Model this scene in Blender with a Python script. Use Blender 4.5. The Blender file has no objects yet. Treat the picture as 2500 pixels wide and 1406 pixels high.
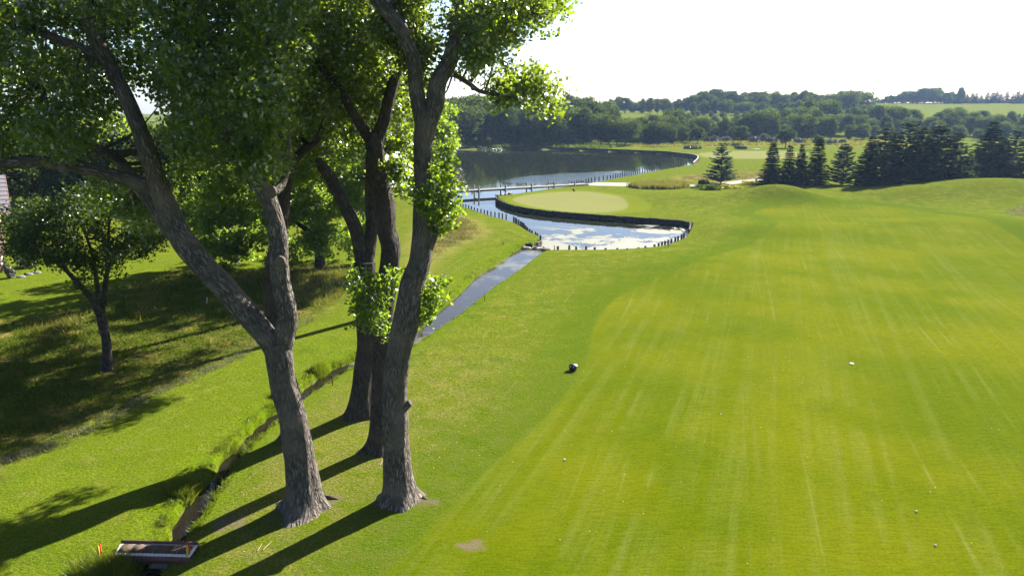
import bpy, bmesh, math, random
import numpy as np
from mathutils import Vector

# ------------------------------------------------------------------ camera, sky, sun
SC = bpy.context.scene
COL = SC.collection
PITCH = math.radians(14.1)
CAM_H = 17.0
FPX = 1785.0                      # focal length in photograph pixels (2500 wide)
cam_d = bpy.data.cameras.new('camera'); cam = bpy.data.objects.new('camera', cam_d); COL.objects.link(cam)
cam.location = (0, 0, CAM_H); cam.rotation_euler = (math.radians(90) - PITCH, 0, 0)
cam_d.sensor_width = 36; cam_d.lens = 36 * FPX / 2500; cam_d.clip_start = 0.5; cam_d.clip_end = 6000
SC.camera = cam

SUN_AZ, SUN_EL = math.radians(42), math.radians(35)
world = bpy.data.worlds.new('World'); SC.world = world; world.use_nodes = True
wn = world.node_tree.nodes; wn.clear()
sky = wn.new('ShaderNodeTexSky'); sky.sky_type = 'NISHITA'; sky.sun_disc = False
sky.sun_elevation = SUN_EL; sky.sun_rotation = SUN_AZ; sky.air_density = 0.6; sky.dust_density = 0.7; sky.ozone_density = 1.0
bg = wn.new('ShaderNodeBackground'); bg.inputs[1].default_value = 0.05
wo = wn.new('ShaderNodeOutputWorld')
world.node_tree.links.new(sky.outputs[0], bg.inputs[0]); world.node_tree.links.new(bg.outputs[0], wo.inputs[0])
sun_d = bpy.data.lights.new('sun', 'SUN'); sun_d.energy = 5.0; sun_d.angle = math.radians(0.5); sun_d.color = (1, .94, .82)
sun = bpy.data.objects.new('sun', sun_d); COL.objects.link(sun)
SV = Vector((math.sin(SUN_AZ) * math.cos(SUN_EL), math.cos(SUN_AZ) * math.cos(SUN_EL), math.sin(SUN_EL)))
sun.rotation_euler = SV.to_track_quat('Z', 'Y').to_euler(); sun.location = (0, 0, 120)
SC.view_settings.view_transform = 'Standard'; SC.view_settings.look = 'None'; SC.view_settings.gamma = 1
SC.view_settings.use_curve_mapping = False; SC.view_settings.exposure = 2.2
SC.cycles.volume_bounces = 0; SC.cycles.max_bounces = 6; SC.cycles.transmission_bounces = 4; SC.cycles.diffuse_bounces = 3
SC.cycles.glossy_bounces = 3; SC.cycles.transparent_max_bounces = 6

rng = np.random.default_rng(7)
random.seed(7)
cP, sP = math.cos(PITCH), math.sin(PITCH)

def G(px, py, z=0.0):
    """where the sight line through a photograph pixel meets the level z"""
    v = (703 - py) / FPX
    d = np.array([(px - 1250) / FPX, cP + v * sP, -sP + v * cP])
    return np.array([0, 0, CAM_H]) + d * ((z - CAM_H) / d[2])
def at(px, py, Y):
    """the point of the same sight line at distance Y"""
    v = (703 - py) / FPX
    d = np.array([(px - 1250) / FPX, cP + v * sP, -sP + v * cP])
    return np.array([0, 0, CAM_H]) + d * (Y / d[1])
def mpp(Y, z=0.0):
    return (Y * cP - (z - CAM_H) * sP) / FPX     # metres per photograph pixel

# ------------------------------------------------------------------ helpers
def tag(o, label=None, cat=None, group=None, kind=None):
    if label: o['label'] = label
    if cat: o['category'] = cat
    if group: o['group'] = group
    if kind: o['kind'] = kind
    return o
def link(o, parent=None):
    COL.objects.link(o)
    if parent is not None: o.parent = parent
    return o
def root(name, loc, label=None, cat=None, group=None, rz=0):
    o = bpy.data.objects.new(name, None); link(o); o.location = loc; o.rotation_euler = (0, 0, rz); o.empty_display_size = .3
    return tag(o, label, cat, group)
def mesh(name, V, quads=None, tris=None, mat=None, smooth=False, attr=None, uv=None, mats=None, mat_idx=None):
    V = np.asarray(V, dtype=np.float32)
    me = bpy.data.meshes.new(name)
    nq = 0 if quads is None else len(quads); nt = 0 if tris is None else len(tris)
    loops = []
    if nq: loops.append(np.asarray(quads, dtype=np.int32).ravel())
    if nt: loops.append(np.asarray(tris, dtype=np.int32).ravel())
    li = np.concatenate(loops)
    starts = np.concatenate([np.arange(nq) * 4, nq * 4 + np.arange(nt) * 3]).astype(np.int32)
    totals = np.concatenate([np.full(nq, 4), np.full(nt, 3)]).astype(np.int32)
    me.vertices.add(len(V)); me.vertices.foreach_set('co', V.ravel())
    me.loops.add(len(li)); me.loops.foreach_set('vertex_index', li)
    me.polygons.add(nq + nt); me.polygons.foreach_set('loop_start', starts); me.polygons.foreach_set('loop_total', totals)
    if smooth: me.polygons.foreach_set('use_smooth', np.ones(nq + nt, dtype=bool))
    if mat_idx is not None: me.polygons.foreach_set('material_index', np.asarray(mat_idx, dtype=np.int32))
    if uv is not None:
        l = me.uv_layers.new(name='UVMap'); l.data.foreach_set('uv', np.asarray(uv, dtype=np.float32)[li].ravel())
    if attr:
        for k, (dom, a) in attr.items():
            a = np.asarray(a, dtype=np.float32)
            if a.ndim == 1:
                t = me.attributes.new(k, 'FLOAT', dom); t.data.foreach_set('value', a)
            else:
                t = me.attributes.new(k, 'FLOAT_COLOR', dom); t.data.foreach_set('color', a.ravel())
    me.update(calc_edges=True); me.validate()
    for m in (mats or [mat]):
        if m: me.materials.append(m)
    return me
def obj(name, me, parent=None, loc=None):
    o = bpy.data.objects.new(name, me); link(o, parent)
    if loc is not None: o.location = loc
    return o

class MB:
    """collects boxes, tubes and loose faces into one mesh"""
    def __init__(s): s.V = []; s.Q = []; s.T = []; s.n = 0; s.U = []
    def add(s, V, Q=None, T=None, uv=None):
        V = np.asarray(V, float)
        if Q is not None and len(Q): s.Q.append(np.asarray(Q) + s.n)
        if T is not None and len(T): s.T.append(np.asarray(T) + s.n)
        s.V.append(V); s.n += len(V)
        s.U.append(np.zeros((len(V), 2)) if uv is None else uv)
    def box(s, c, size, rz=0, taper=1.0, tilt=(0, 0)):
        x, y, z = np.array(size) / 2
        P = np.array([[-x, -y, -z], [x, -y, -z], [x, y, -z], [-x, y, -z], [-x * taper, -y * taper, z], [x * taper, -y * taper, z], [x * taper, y * taper, z], [-x * taper, y * taper, z]])
        P[:, 0] += P[:, 2] * tilt[0]; P[:, 1] += P[:, 2] * tilt[1]
        ca, sa = math.cos(rz), math.sin(rz)
        R = np.array([[ca, sa, 0], [-sa, ca, 0], [0, 0, 1]])
        s.add(P @ R + np.array(c), [[0, 3, 2, 1], [4, 5, 6, 7], [0, 1, 5, 4], [1, 2, 6, 5], [2, 3, 7, 6], [3, 0, 4, 7]])
    def bar(s, a, b, w, h):
        a = np.array(a, float); b = np.array(b, float); d = b - a; L = np.linalg.norm(d); d /= L
        sd = np.cross(d, [0, 0, 1]); sd /= (np.linalg.norm(sd) + 1e-9); up = np.cross(sd, d)
        P = [p + i * sd * w / 2 + j * up * h / 2 for p in (a, b) for i, j in ((-1, -1), (1, -1), (1, 1), (-1, 1))]
        s.add(P, [[0, 1, 2, 3], [7, 6, 5, 4], [0, 4, 5, 1], [1, 5, 6, 2], [2, 6, 7, 3], [3, 7, 4, 0]])
    def tube(s, pts, rad, seg=8, cap=True, fn=None):
        pts = np.asarray(pts, float); rad = np.asarray(rad, float); n = len(pts)
        T = np.gradient(pts, axis=0); T /= (np.linalg.norm(T, axis=1, keepdims=True) + 1e-9)
        ref = np.array([0, 1.0, 0]) if abs(T[0][2]) > .3 else np.array([0, 0, 1.0])
        U = ref - T * (T @ ref)[:, None]; U /= (np.linalg.norm(U, axis=1, keepdims=True) + 1e-9); W = np.cross(T, U)
        th = np.linspace(0, 2 * math.pi, seg + 1)
        ln = np.concatenate([[0], np.cumsum(np.linalg.norm(np.diff(pts, axis=0), axis=1))])
        R = rad[:, None] * np.ones(seg + 1)[None]
        if fn is not None: R = R * fn(th[None, :], ln[:, None])
        P = pts[:, None] + R[..., None] * (np.cos(th)[None, :, None] * U[:, None] + np.sin(th)[None, :, None] * W[:, None])
        uv = np.stack([np.broadcast_to(th[None] * max(rad.mean(), .03), R.shape), np.broadcast_to(ln[:, None], R.shape)], -1).reshape(-1, 2)
        i = np.arange(n - 1)[:, None] * (seg + 1) + np.arange(seg)[None]
        Q = np.stack([i, i + 1, i + seg + 2, i + seg + 1], -1).reshape(-1, 4)
        s.add(P.reshape(-1, 3), Q, uv=uv)
        if cap:
            for k, fl in ((n - 1, 0), (0, 1)):
                Vc = np.concatenate([P[k][:seg], [pts[k]]])
                t = [[j, (j + 1) % seg, seg] for j in range(seg)]
                s.add(Vc, None, [q[::-1] for q in t] if fl else t)
    def mesh(s, name, mat, smooth=False):
        return mesh(name, np.concatenate(s.V), np.concatenate(s.Q) if s.Q else None, np.concatenate(s.T) if s.T else None, mat, smooth, uv=np.concatenate(s.U))
    def build(s, name, mat, parent=None, smooth=False, loc=None):
        return obj(name, s.mesh(name, mat, smooth), parent, loc)

def spline(P, n):
    """Catmull-Rom through rows of P, n samples per span"""
    P = np.asarray(P, float); E = np.vstack([2 * P[0] - P[1], P, 2 * P[-1] - P[-2]]); out = []
    for i in range(len(P) - 1):
        a, b, c, d = E[i:i + 4]
        for t in np.linspace(0, 1, n, endpoint=False):
            out.append(.5 * (2 * b + (c - a) * t + (2 * a - 5 * b + 4 * c - d) * t * t + (3 * b - a - 3 * c + d) * t ** 3))
    out.append(P[-1]); return np.array(out)
def closed(P, n):
    P = np.asarray(P, float); N = len(P); out = []
    for i in range(N):
        a, b, c, d = P[i - 1], P[i], P[(i + 1) % N], P[(i + 2) % N]
        for t in np.linspace(0, 1, n, endpoint=False):
            out.append(.5 * (2 * b + (c - a) * t + (2 * a - 5 * b + 4 * c - d) * t * t + (3 * b - a - 3 * c + d) * t ** 3))
    return np.array(out)
def sdf(poly, X, Y, reach=12.0):
    """signed distance to a polygon, positive outside; capped at reach"""
    poly = np.asarray(poly, float)[:, :2]; reach = float(reach); out = np.full(X.shape, reach)
    m = (X > poly[:, 0].min() - reach) & (X < poly[:, 0].max() + reach) & (Y > poly[:, 1].min() - reach) & (Y < poly[:, 1].max() + reach)
    x, y = X[m], Y[m]; d2 = np.full(x.shape, reach ** 2); ins = np.zeros(x.shape, bool)
    a = poly; b = np.roll(poly, -1, 0)
    for (ax, ay), (bx, by) in zip(a, b):
        ex, ey = bx - ax, by - ay; L = ex * ex + ey * ey + 1e-12
        t = np.clip(((x - ax) * ex + (y - ay) * ey) / L, 0, 1)
        dx, dy = x - ax - t * ex, y - ay - t * ey
        np.minimum(d2, dx * dx + dy * dy, out=d2)
        if ay != by:
            c = ((ay > y) != (by > y)) & (x < (bx - ax) * (y - ay) / (by - ay) + ax); ins ^= c
    d = np.sqrt(d2); d[ins] *= -1; out[m] = d; return out
def ss(a, b, x):
    t = np.clip((x - a) / (b - a), 0, 1); return t * t * (3 - 2 * t)
def wob(x, y, f=1.0):
    return (np.sin(x * 1.7 * f + 1.3 * np.sin(y * 1.1 * f)) + np.sin(y * 2.3 * f + 1.7 * np.sin(x * .9 * f) + 2) + np.sin((x + y) * 3.7 * f) * .5) / 2.5

# ------------------------------------------------------------------ materials
def newmat(name):
    m = bpy.data.materials.new(name); m.use_nodes = True; nt = m.node_tree; nt.nodes.clear()
    out = nt.nodes.new('ShaderNodeOutputMaterial'); return m, nt, out
class NT:
    def __init__(s, nt): s.nt = nt
    def n(s, t, **kw):
        o = s.nt.nodes.new(t)
        for k, v in kw.items(): setattr(o, k, v)
        return o
    def l(s, a, b): s.nt.links.new(a, b)
    def val(s, sock, v):
        if hasattr(v, 'is_linked') or hasattr(v, 'links'): s.l(v, sock)
        else: sock.default_value = v
    def noise(s, vec, scale, detail=3, rough=.55, dist=0):
        n = s.n('ShaderNodeTexNoise'); s.l(vec, n.inputs['Vector']); n.inputs['Scale'].default_value = scale
        n.inputs['Detail'].default_value = detail; n.inputs['Roughness'].default_value = rough; n.inputs['Distortion'].default_value = dist
        return n.outputs[0]
    def math(s, op, a, b=None, clamp=False):
        n = s.n('ShaderNodeMath', operation=op, use_clamp=clamp); s.val(n.inputs[0], a)
        if b is not None: s.val(n.inputs[1], b)
        return n.outputs[0]
    def mix(s, f, a, b, blend='MIX'):
        n = s.n('ShaderNodeMix', data_type='RGBA', blend_type=blend); s.val(n.inputs[0], f); s.val(n.inputs[6], a); s.val(n.inputs[7], b); return n.outputs[2]
    def n2c(s, v):
        n = s.n('ShaderNodeCombineColor'); [s.l(v, n.inputs[i]) for i in range(3)]; return n.outputs[0]
    def ramp(s, f, lo, hi):
        n = s.n('ShaderNodeMapRange', clamp=True); n.interpolation_type = 'SMOOTHSTEP'
        s.l(f, n.inputs[0]); n.inputs[1].default_value = lo; n.inputs[2].default_value = hi; return n.outputs[0]
    def mapping(s, vec, scale=(1, 1, 1), rot=(0, 0, 0)):
        n = s.n('ShaderNodeMapping'); s.l(vec, n.inputs[0]); n.inputs['Scale'].default_value = scale; n.inputs['Rotation'].default_value = rot; return n.outputs[0]
    def attr(s, name):
        n = s.n('ShaderNodeAttribute'); n.attribute_name = name; return n
    def bump(s, h, strength, dist):
        n = s.n('ShaderNodeBump'); s.l(h, n.inputs['Height']); n.inputs['Strength'].default_value = strength; n.inputs['Distance'].default_value = dist; return n.outputs[0]
def C(r, g, b): return (r, g, b, 1)

def leaf_mat(name, ca, cb, tr, trans=.45, gloss=.12, obj_var=0.0):
    m, nt, out = newmat(name); k = NT(nt)
    r = k.attr('rnd').outputs['Fac']
    col = k.mix(r, C(*ca), C(*cb)); tcol = k.mix(r, C(*[c * .8 for c in tr]), C(*[c * 1.2 for c in tr]))
    if obj_var:
        oi = k.n('ShaderNodeObjectInfo').outputs['Random']
        hsv = k.n('ShaderNodeHueSaturation'); k.l(col, hsv.inputs['Color'])
        k.l(k.math('ADD', k.math('MULTIPLY', oi, -.05), .52), hsv.inputs['Hue']); k.l(k.math('ADD', k.math('MULTIPLY', oi, obj_var), 1 - obj_var / 2), hsv.inputs['Value'])
        col = hsv.outputs[0]
    d = k.n('ShaderNodeBsdfDiffuse'); k.l(col, d.inputs[0])
    t = k.n('ShaderNodeBsdfTranslucent'); k.l(tcol, t.inputs[0])
    mx = k.n('ShaderNodeMixShader'); mx.inputs[0].default_value = trans; k.l(d.outputs[0], mx.inputs[1]); k.l(t.outputs[0], mx.inputs[2])
    g = k.n('ShaderNodeBsdfGlossy'); g.inputs['Roughness'].default_value = .48; g.inputs[0].default_value = C(.75, .8, .8)
    fr = k.n('ShaderNodeFresnel'); fr.inputs[0].default_value = 1.4
    m2 = k.n('ShaderNodeMixShader'); k.l(k.math('MULTIPLY', fr.outputs[0], gloss * 1.6), m2.inputs[0]); k.l(mx.outputs[0], m2.inputs[1]); k.l(g.outputs[0], m2.inputs[2])
    k.l(m2.outputs[0], out.inputs[0]); return m
def simple(name, col, rough=.7, var=.25, scale=6, bump=0, metallic=0, stretch=(1, 1, 1), spec=.3):
    m, nt, out = newmat(name); k = NT(nt)
    p = k.n('ShaderNodeBsdfPrincipled'); tc = k.n('ShaderNodeTexCoord').outputs['Object']
    v = k.mapping(tc, stretch); n = k.noise(v, scale, 4)
    c = k.mix(n, C(*[x * (1 - var) for x in col]), C(*[x * (1 + var) for x in col])); k.l(c, p.inputs['Base Color'])
    p.inputs['Roughness'].default_value = rough; p.inputs['Metallic'].default_value = metallic; p.inputs['Specular IOR Level'].default_value = spec
    if bump: k.l(k.bump(n, .7, bump), p.inputs['Normal'])
    k.l(p.outputs[0], out.inputs[0]); return m

def bark_mat(name, dark, light, su=13, sv=2.6, depth=.05):
    m, nt, out = newmat(name); k = NT(nt)
    p = k.n('ShaderNodeBsdfPrincipled'); uv = k.n('ShaderNodeTexCoord').outputs['UV']
    wv = k.n('ShaderNodeVectorMath', operation='ADD'); k.l(uv, wv.inputs[0])
    ds = k.n('ShaderNodeTexNoise'); k.l(uv, ds.inputs[0]); ds.inputs['Scale'].default_value = 2.2
    sc = k.n('ShaderNodeVectorMath', operation='SCALE'); k.l(ds.outputs['Color'], sc.inputs[0]); sc.inputs['Scale'].default_value = .22
    k.l(sc.outputs[0], wv.inputs[1])
    v = k.mapping(wv.outputs[0], (su, sv, 1))
    vo = k.n('ShaderNodeTexVoronoi', feature='DISTANCE_TO_EDGE'); k.l(v, vo.inputs['Vector']); vo.inputs['Scale'].default_value = 1
    ridge = k.math('MULTIPLY', k.ramp(vo.outputs['Distance'], .0, .22), k.ramp(k.noise(k.mapping(wv.outputs[0], (su * .5, sv * 1.6, 1)), 1.0, 3), .3, .6))
    fine = k.noise(k.mapping(wv.outputs[0], (su * 3, sv * 2.5, 1)), 1.0, 4)
    big = k.noise(uv, .7, 3)
    h = k.math('ADD', k.math('MULTIPLY', ridge, .75), k.math('MULTIPLY', fine, .35))
    c = k.mix(k.math('MULTIPLY', h, .95, True), C(*dark), C(*light))
    c = k.mix(k.ramp(big, .4, .75), c, C(light[0] * .8, light[1] * .72, light[2] * .68), 'MIX')
    k.l(c, p.inputs['Base Color']); p.inputs['Roughness'].default_value = .9; p.inputs['Specular IOR Level'].default_value = .15
    k.l(k.bump(h, 1.0, depth), p.inputs['Normal'])
    k.l(p.outputs[0], out.inputs[0]); return m

M = {}
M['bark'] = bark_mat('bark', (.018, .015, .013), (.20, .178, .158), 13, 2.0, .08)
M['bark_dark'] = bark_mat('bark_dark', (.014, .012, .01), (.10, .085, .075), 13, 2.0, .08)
M['bark_thin'] = simple('bark_thin', (.07, .058, .046), .9, .35, 5, .01)
M['scar'] = simple('scar', (.10, .08, .062), .9, .3, 9, .01)
M['leaf'] = leaf_mat('leaf', (.030, .058, .018), (.052, .088, .026), (.26, .36, .017), .5, .22)
M['leaf_sprig'] = leaf_mat('leaf_sprig', (.035, .075, .014), (.06, .105, .02), (.24, .35, .016), .56, .05)
M['leaf_mid'] = leaf_mat('leaf_mid', (.03, .062, .013), (.058, .095, .02), (.22, .32, .015), .55, .04)
M['leaf_far'] = leaf_mat('leaf_far', (.022, .04, .012), (.085, .115, .030), (.11, .155, .022), .42, .0, .6)
M['leaf_shaded'] = leaf_mat('leaf_shaded', (.02, .042, .012), (.038, .062, .018), (.10, .15, .012), .38, .04)  # duller leaf green: the left bank's shade is put into this colour
M['needle'] = leaf_mat('needle', (.012, .026, .012), (.04, .066, .028), (.035, .055, .012), .2, .0, .4)
M['needle_pine'] = leaf_mat('needle_pine', (.014, .028, .018), (.055, .085, .05), (.06, .09, .035), .25, .02, .3)
M['needle_light'] = leaf_mat('needle_light', (.04, .07, .045), (.09, .13, .08), (.1, .15, .06), .3, .0)
M['blade'] = leaf_mat('blade', (.06, .1, .012), (.1, .13, .02), (.1, .14, .01), .45, .0)
M['blade_lush'] = leaf_mat('blade_lush', (.062, .10, .006), (.1, .13, .01), (.15, .19, .008), .5, .03)
M['blade_tan'] = leaf_mat('blade_tan', (.14, .11, .045), (.2, .155, .07), (.18, .14, .05), .45, .05)
M['blade_pale'] = leaf_mat('blade_pale', (.13, .14, .06), (.2, .2, .1), (.16, .17, .06), .4, .0)
M['blade_gold'] = leaf_mat('blade_gold', (.1, .12, .02), (.17, .15, .03), (.17, .17, .02), .45, .05)
M['shrub'] = leaf_mat('shrub', (.03, .05, .02), (.06, .08, .03), (.06, .08, .02), .35, .1)
M['shrub_grey'] = leaf_mat('shrub_grey', (.12, .13, .1), (.2, .2, .15), (.1, .1, .06), .3, .05)
M['flower_yellow'] = leaf_mat('flower_yellow', (.2, .2, .012), (.3, .27, .015), (.25, .24, .01), .4, .05)
M['timber_dark'] = simple('timber_dark', (.035, .03, .028), .85, .5, 3, .02, stretch=(1, 1, 3))
M['timber_grey'] = simple('timber_grey', (.2, .19, .18), .8, .35, 4, .01)
M['piling'] = simple('piling', (.075, .08, .09), .8, .4, 5, .01)
M['timber_pale'] = simple('timber_pale', (.58, .52, .48), .8, .25, 7, .006, stretch=(1, 4, 1))
M['timber_cap'] = simple('timber_cap', (.33, .30, .27), .8, .3, 7, .006)
M['timber_red'] = simple('timber_red', (.11, .05, .046), .75, .4, 5, .006)
M['mat_brown'] = simple('mat_brown', (.07, .044, .03), .9, .55, 12, .01)
M['paint_yellow'] = simple('paint_yellow', (.5, .33, .015), .5, .15, 9)
M['paint_red'] = simple('paint_red', (.5, .03, .018), .5, .15, 9)
M['paint_white'] = simple('paint_white', (.7, .69, .66), .5, .08, 9)
M['plastic_black'] = simple('plastic_black', (.012, .013, .016), .35, .3, 9, spec=.5)
M['metal_pale'] = simple('metal_pale', (.7, .68, .66), .3, .1, 9, metallic=.3)
M['stone'] = simple('stone', (.13, .12, .115), .85, .5, 3, .04)
M['stone_pale'] = simple('stone_pale', (.4, .38, .36), .85, .3, 3, .04)
M['cloth_dark'] = simple('cloth_dark', (.03, .02, .02), .9, .3, 9)
M['leaf_litter'] = simple('leaf_litter', (.26, .22, .11), .9, .5, 3)
M['roof'] = simple('roof', (.06, .054, .07), .8, .3, 5, .01)
M['fascia'] = simple('fascia', (.2, .1, .085), .8, .2, 6)
M['wall_tan'] = simple('wall_tan', (.27, .19, .145), .85, .2, 5, .01)
M['glass'] = simple('glass', (.03, .04, .05), .08, .1, 3, spec=.6)
M['soil'] = simple('soil', (.05, .036, .028), .95, .4, 4, .03)

def ground_mat():
    m, nt, out = newmat('ground'); k = NT(nt)
    p = k.n('ShaderNodeBsdfPrincipled'); pos = k.n('ShaderNodeNewGeometry').outputs['Position']
    za = k.attr('zone_a'); zb = k.attr('zone_b')
    sa = k.n('ShaderNodeSeparateColor'); k.l(za.outputs['Color'], sa.inputs[0])
    sb = k.n('ShaderNodeSeparateColor'); k.l(zb.outputs['Color'], sb.inputs[0])
    fair, green, native, path = sa.outputs[0], sa.outputs[1], sa.outputs[2], za.outputs['Alpha']
    wild, soil, collar, lush = sb.outputs[0], sb.outputs[1], sb.outputs[2], zb.outputs['Alpha']
    n1 = k.noise(pos, .09, 4); n2 = k.noise(pos, .5, 4, .6); n3 = k.noise(pos, 4.5, 5, .65); n4 = k.noise(pos, 16, 3, .7)
    # rough lawn
    c = k.mix(k.ramp(n2, .3, .7), C(.042, .072, .0025), C(.086, .100, .008))
    c = k.mix(k.ramp(n1, .4, .65), c, C(.062, .082, .0035))
    n5 = k.noise(pos, 8.5, 4, .75)
    c = k.mix(k.math('MULTIPLY', k.ramp(n3, .5, .7), .8), c, C(.030, .050, .0020))
    c = k.mix(k.math('MULTIPLY', k.ramp(n5, .54, .68), .75), c, C(.018, .032, .0015))
    c = k.mix(k.math('MULTIPLY', k.ramp(n4, .54, .7), .7), c, C(.13, .125, .024))
    n6 = k.noise(pos, 1.7, 5, .7); c = k.mix(k.math('MULTIPLY', k.ramp(n6, .52, .68), .5), c, C(.034, .058, .002))
    # dry flecks of the near rough
    dry = k.math('MULTIPLY', k.ramp(k.noise(pos, .8, 6, .7), .5, .7), .55)
    c = k.mix(dry, c, C(.135, .115, .032))
    dn = k.math('MULTIPLY', k.attr('dry').outputs['Fac'], k.ramp(k.noise(pos, .9, 6, .72), .40, .62)); c = k.mix(k.math('MULTIPLY', dn, .6), c, k.mix(n3, C(.05, .062, .010), C(.145, .118, .045)))
    # unmown rough beyond the creek
    w = k.mix(k.ramp(n3, .35, .65), C(.018, .032, .005), C(.066, .066, .012)); w = k.mix(k.ramp(n2, .48, .64), w, C(.12, .092, .026))
    c = k.mix(wild, c, w)
    c = k.mix(k.math('MULTIPLY', lush, k.ramp(n2, .25, .6)), c, C(.056, .088, .002))
    gr = k.math('ADD', k.math('MULTIPLY', k.ramp(k.noise(pos, 9, 5, .82), .36, .64), 1.05), .5); c = k.mix(1.0, c, k.n2c(gr), 'MULTIPLY')
    # fairway with mowing and tyre streaks
    fv = k.mapping(k.mapping(pos, (1, 1, 1), (0, 0, math.radians(20))), (1.35, .017, 1))
    st = k.noise(fv, 1.0, 5, .62, .12); fv2 = k.mapping(k.mapping(pos, (1, 1, 1), (0, 0, math.radians(16))), (2.6, .02, 1)); st2 = k.noise(fv2, 1.0, 4, .6, .1)
    f = k.mix(k.ramp(n1, .35, .68), C(.044, .066, .0004), C(.074, .085, .0015))
    f = k.mix(k.math('MULTIPLY', k.ramp(n3, .42, .72), .22), f, C(.05, .066, .001))
    pale = k.math('MULTIPLY', k.math('ADD', k.ramp(st, .44, .68), k.math('MULTIPLY', k.ramp(st2, .48, .72), .4)), .6, True)
    pale = k.math('MULTIPLY', pale, k.ramp(k.noise(pos, .22, 3), .3, .6)); f = k.mix(k.math('MULTIPLY', pale, .62), f, C(.090, .104, .024))
    # grass nap of the fairway lies flatter far away: broad paler swathes
    far = k.ramp(k.math('ADD', k.n('ShaderNodeSeparateXYZ').outputs[0], 0.0), 0, 1) if False else None
    f = k.mix(k.math('MULTIPLY', k.ramp(n2, .4, .7), .16), f, C(.095, .100, .005))
    fh = k.noise(k.mapping(pos, (1.2, 7.0, 1)), 1.0, 5, .75)
    fg = k.math('ADD', k.math('ADD', k.math('MULTIPLY', k.ramp(n5, .3, .7), .34), k.math('MULTIPLY', k.ramp(fh, .34, .66), .26)), .70); f = k.mix(1.0, f, k.n2c(fg), 'MULTIPLY')
    sr = k.attr('semi').outputs['Fac']; c = k.mix(k.math('MULTIPLY', sr, .6), c, C(.036, .066, .0006)); c = k.mix(fair, c, f)
    # streaks of wheels through the rough
    tr = k.math('MULTIPLY', k.math('MULTIPLY', k.ramp(st2, .59, .66), k.ramp(n1, .47, .6)), .3)
    c = k.mix(k.math('MULTIPLY', tr, k.math('SUBTRACT', 1.0, wild)), c, C(.12, .125, .045))
    c = k.mix(collar, c, C(.085, .105, .008))
    g = k.mix(n1, C(.112, .118, .042), C(.135, .135, .054)); c = k.mix(green, c, g)
    t = k.mix(n3, C(.10, .10, .02), C(.19, .14, .06)); c = k.mix(k.math('MULTIPLY', native, k.ramp(n2, .25, .5)), c, t)
    c = k.mix(soil, c, k.mix(n4, C(.045, .032, .022), C(.15, .115, .085)))
    c = k.mix(path, c, C(.27, .245, .23))
    k.l(c, p.inputs['Base Color']); p.inputs['Roughness'].default_value = 1.0; p.inputs['Specular IOR Level'].default_value = .0
    p.inputs['Sheen Weight'].default_value = .10; p.inputs['Sheen Roughness'].default_value = .35; p.inputs['Sheen Tint'].default_value = C(.62, .72, .16)
    h = k.math('ADD', k.math('MULTIPLY', n3, .6), k.math('MULTIPLY', n4, .4))
    short = k.math('MAXIMUM', k.math('MAXIMUM', fair, green), path)
    b = k.n('ShaderNodeBump'); k.l(h, b.inputs['Height']); b.inputs['Distance'].default_value = .16
    k.l(k.math('SUBTRACT', .75, k.math('MULTIPLY', short, .5)), b.inputs['Strength']); k.l(b.outputs[0], p.inputs['Normal'])
    k.l(p.outputs[0], out.inputs[0]); return m
M['ground'] = ground_mat()

def water_mat(name, pale_patch, shallow=(.012, .015, .009), ripple=.5, zone=False):
    m, nt, out = newmat(name); k = NT(nt)
    p = k.n('ShaderNodeBsdfPrincipled'); pos = k.n('ShaderNodeNewGeometry').outputs['Position']
    p.inputs['IOR'].default_value = 1.33; p.inputs['Specular IOR Level'].default_value = .5; p.inputs['Roughness'].default_value = .02
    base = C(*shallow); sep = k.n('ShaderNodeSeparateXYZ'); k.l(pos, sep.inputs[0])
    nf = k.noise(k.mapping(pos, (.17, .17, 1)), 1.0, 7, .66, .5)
    if zone:   # pale, rougher patches by noise, only in the sheltered near pond
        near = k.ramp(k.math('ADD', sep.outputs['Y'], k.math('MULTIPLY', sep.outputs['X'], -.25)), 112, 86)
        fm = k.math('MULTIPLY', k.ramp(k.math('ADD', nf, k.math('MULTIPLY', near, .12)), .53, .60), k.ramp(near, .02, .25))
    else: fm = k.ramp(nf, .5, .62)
    fm = k.math('MULTIPLY', fm, pale_patch)
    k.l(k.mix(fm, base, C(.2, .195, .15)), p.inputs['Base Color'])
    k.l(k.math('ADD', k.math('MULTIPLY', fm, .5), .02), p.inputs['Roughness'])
    w1 = k.noise(k.mapping(pos, (1.6, 3.0, 1)), 1.0, 3); w2 = k.noise(pos, .35, 2)
    st = k.math('ADD', k.math('MULTIPLY', w2, .0), ripple * .05)
    if zone:   # a breeze-ruffled streak along the right-hand shore
        u = k.math('SUBTRACT', sep.outputs['Y'], 186); x = k.math('SUBTRACT', sep.outputs['X'], 18)
        e = k.math('ADD', k.math('POWER', k.math('ABSOLUTE', k.math('DIVIDE', u, 17)), 2.0), k.math('POWER', k.math('ABSOLUTE', k.math('DIVIDE', k.math('SUBTRACT', x, k.math('MULTIPLY', u, .7)), 17)), 2.0))
        st = k.math('ADD', st, k.math('MULTIPLY', k.ramp(k.math('ADD', e, k.math('MULTIPLY', nf, .8)), 1.5, .55), .5))
    b = k.n('ShaderNodeBump'); k.l(w1, b.inputs['Height']); b.inputs['Distance'].default_value = .08; k.l(st, b.inputs['Strength']); k.l(b.outputs[0], p.inputs['Normal'])
    k.l(p.outputs[0], out.inputs[0]); return m
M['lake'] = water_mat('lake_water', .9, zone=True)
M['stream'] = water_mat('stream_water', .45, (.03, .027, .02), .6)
M['creek'] = water_mat('creek_water', .0, (.010, .008, .006), .35)

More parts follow.
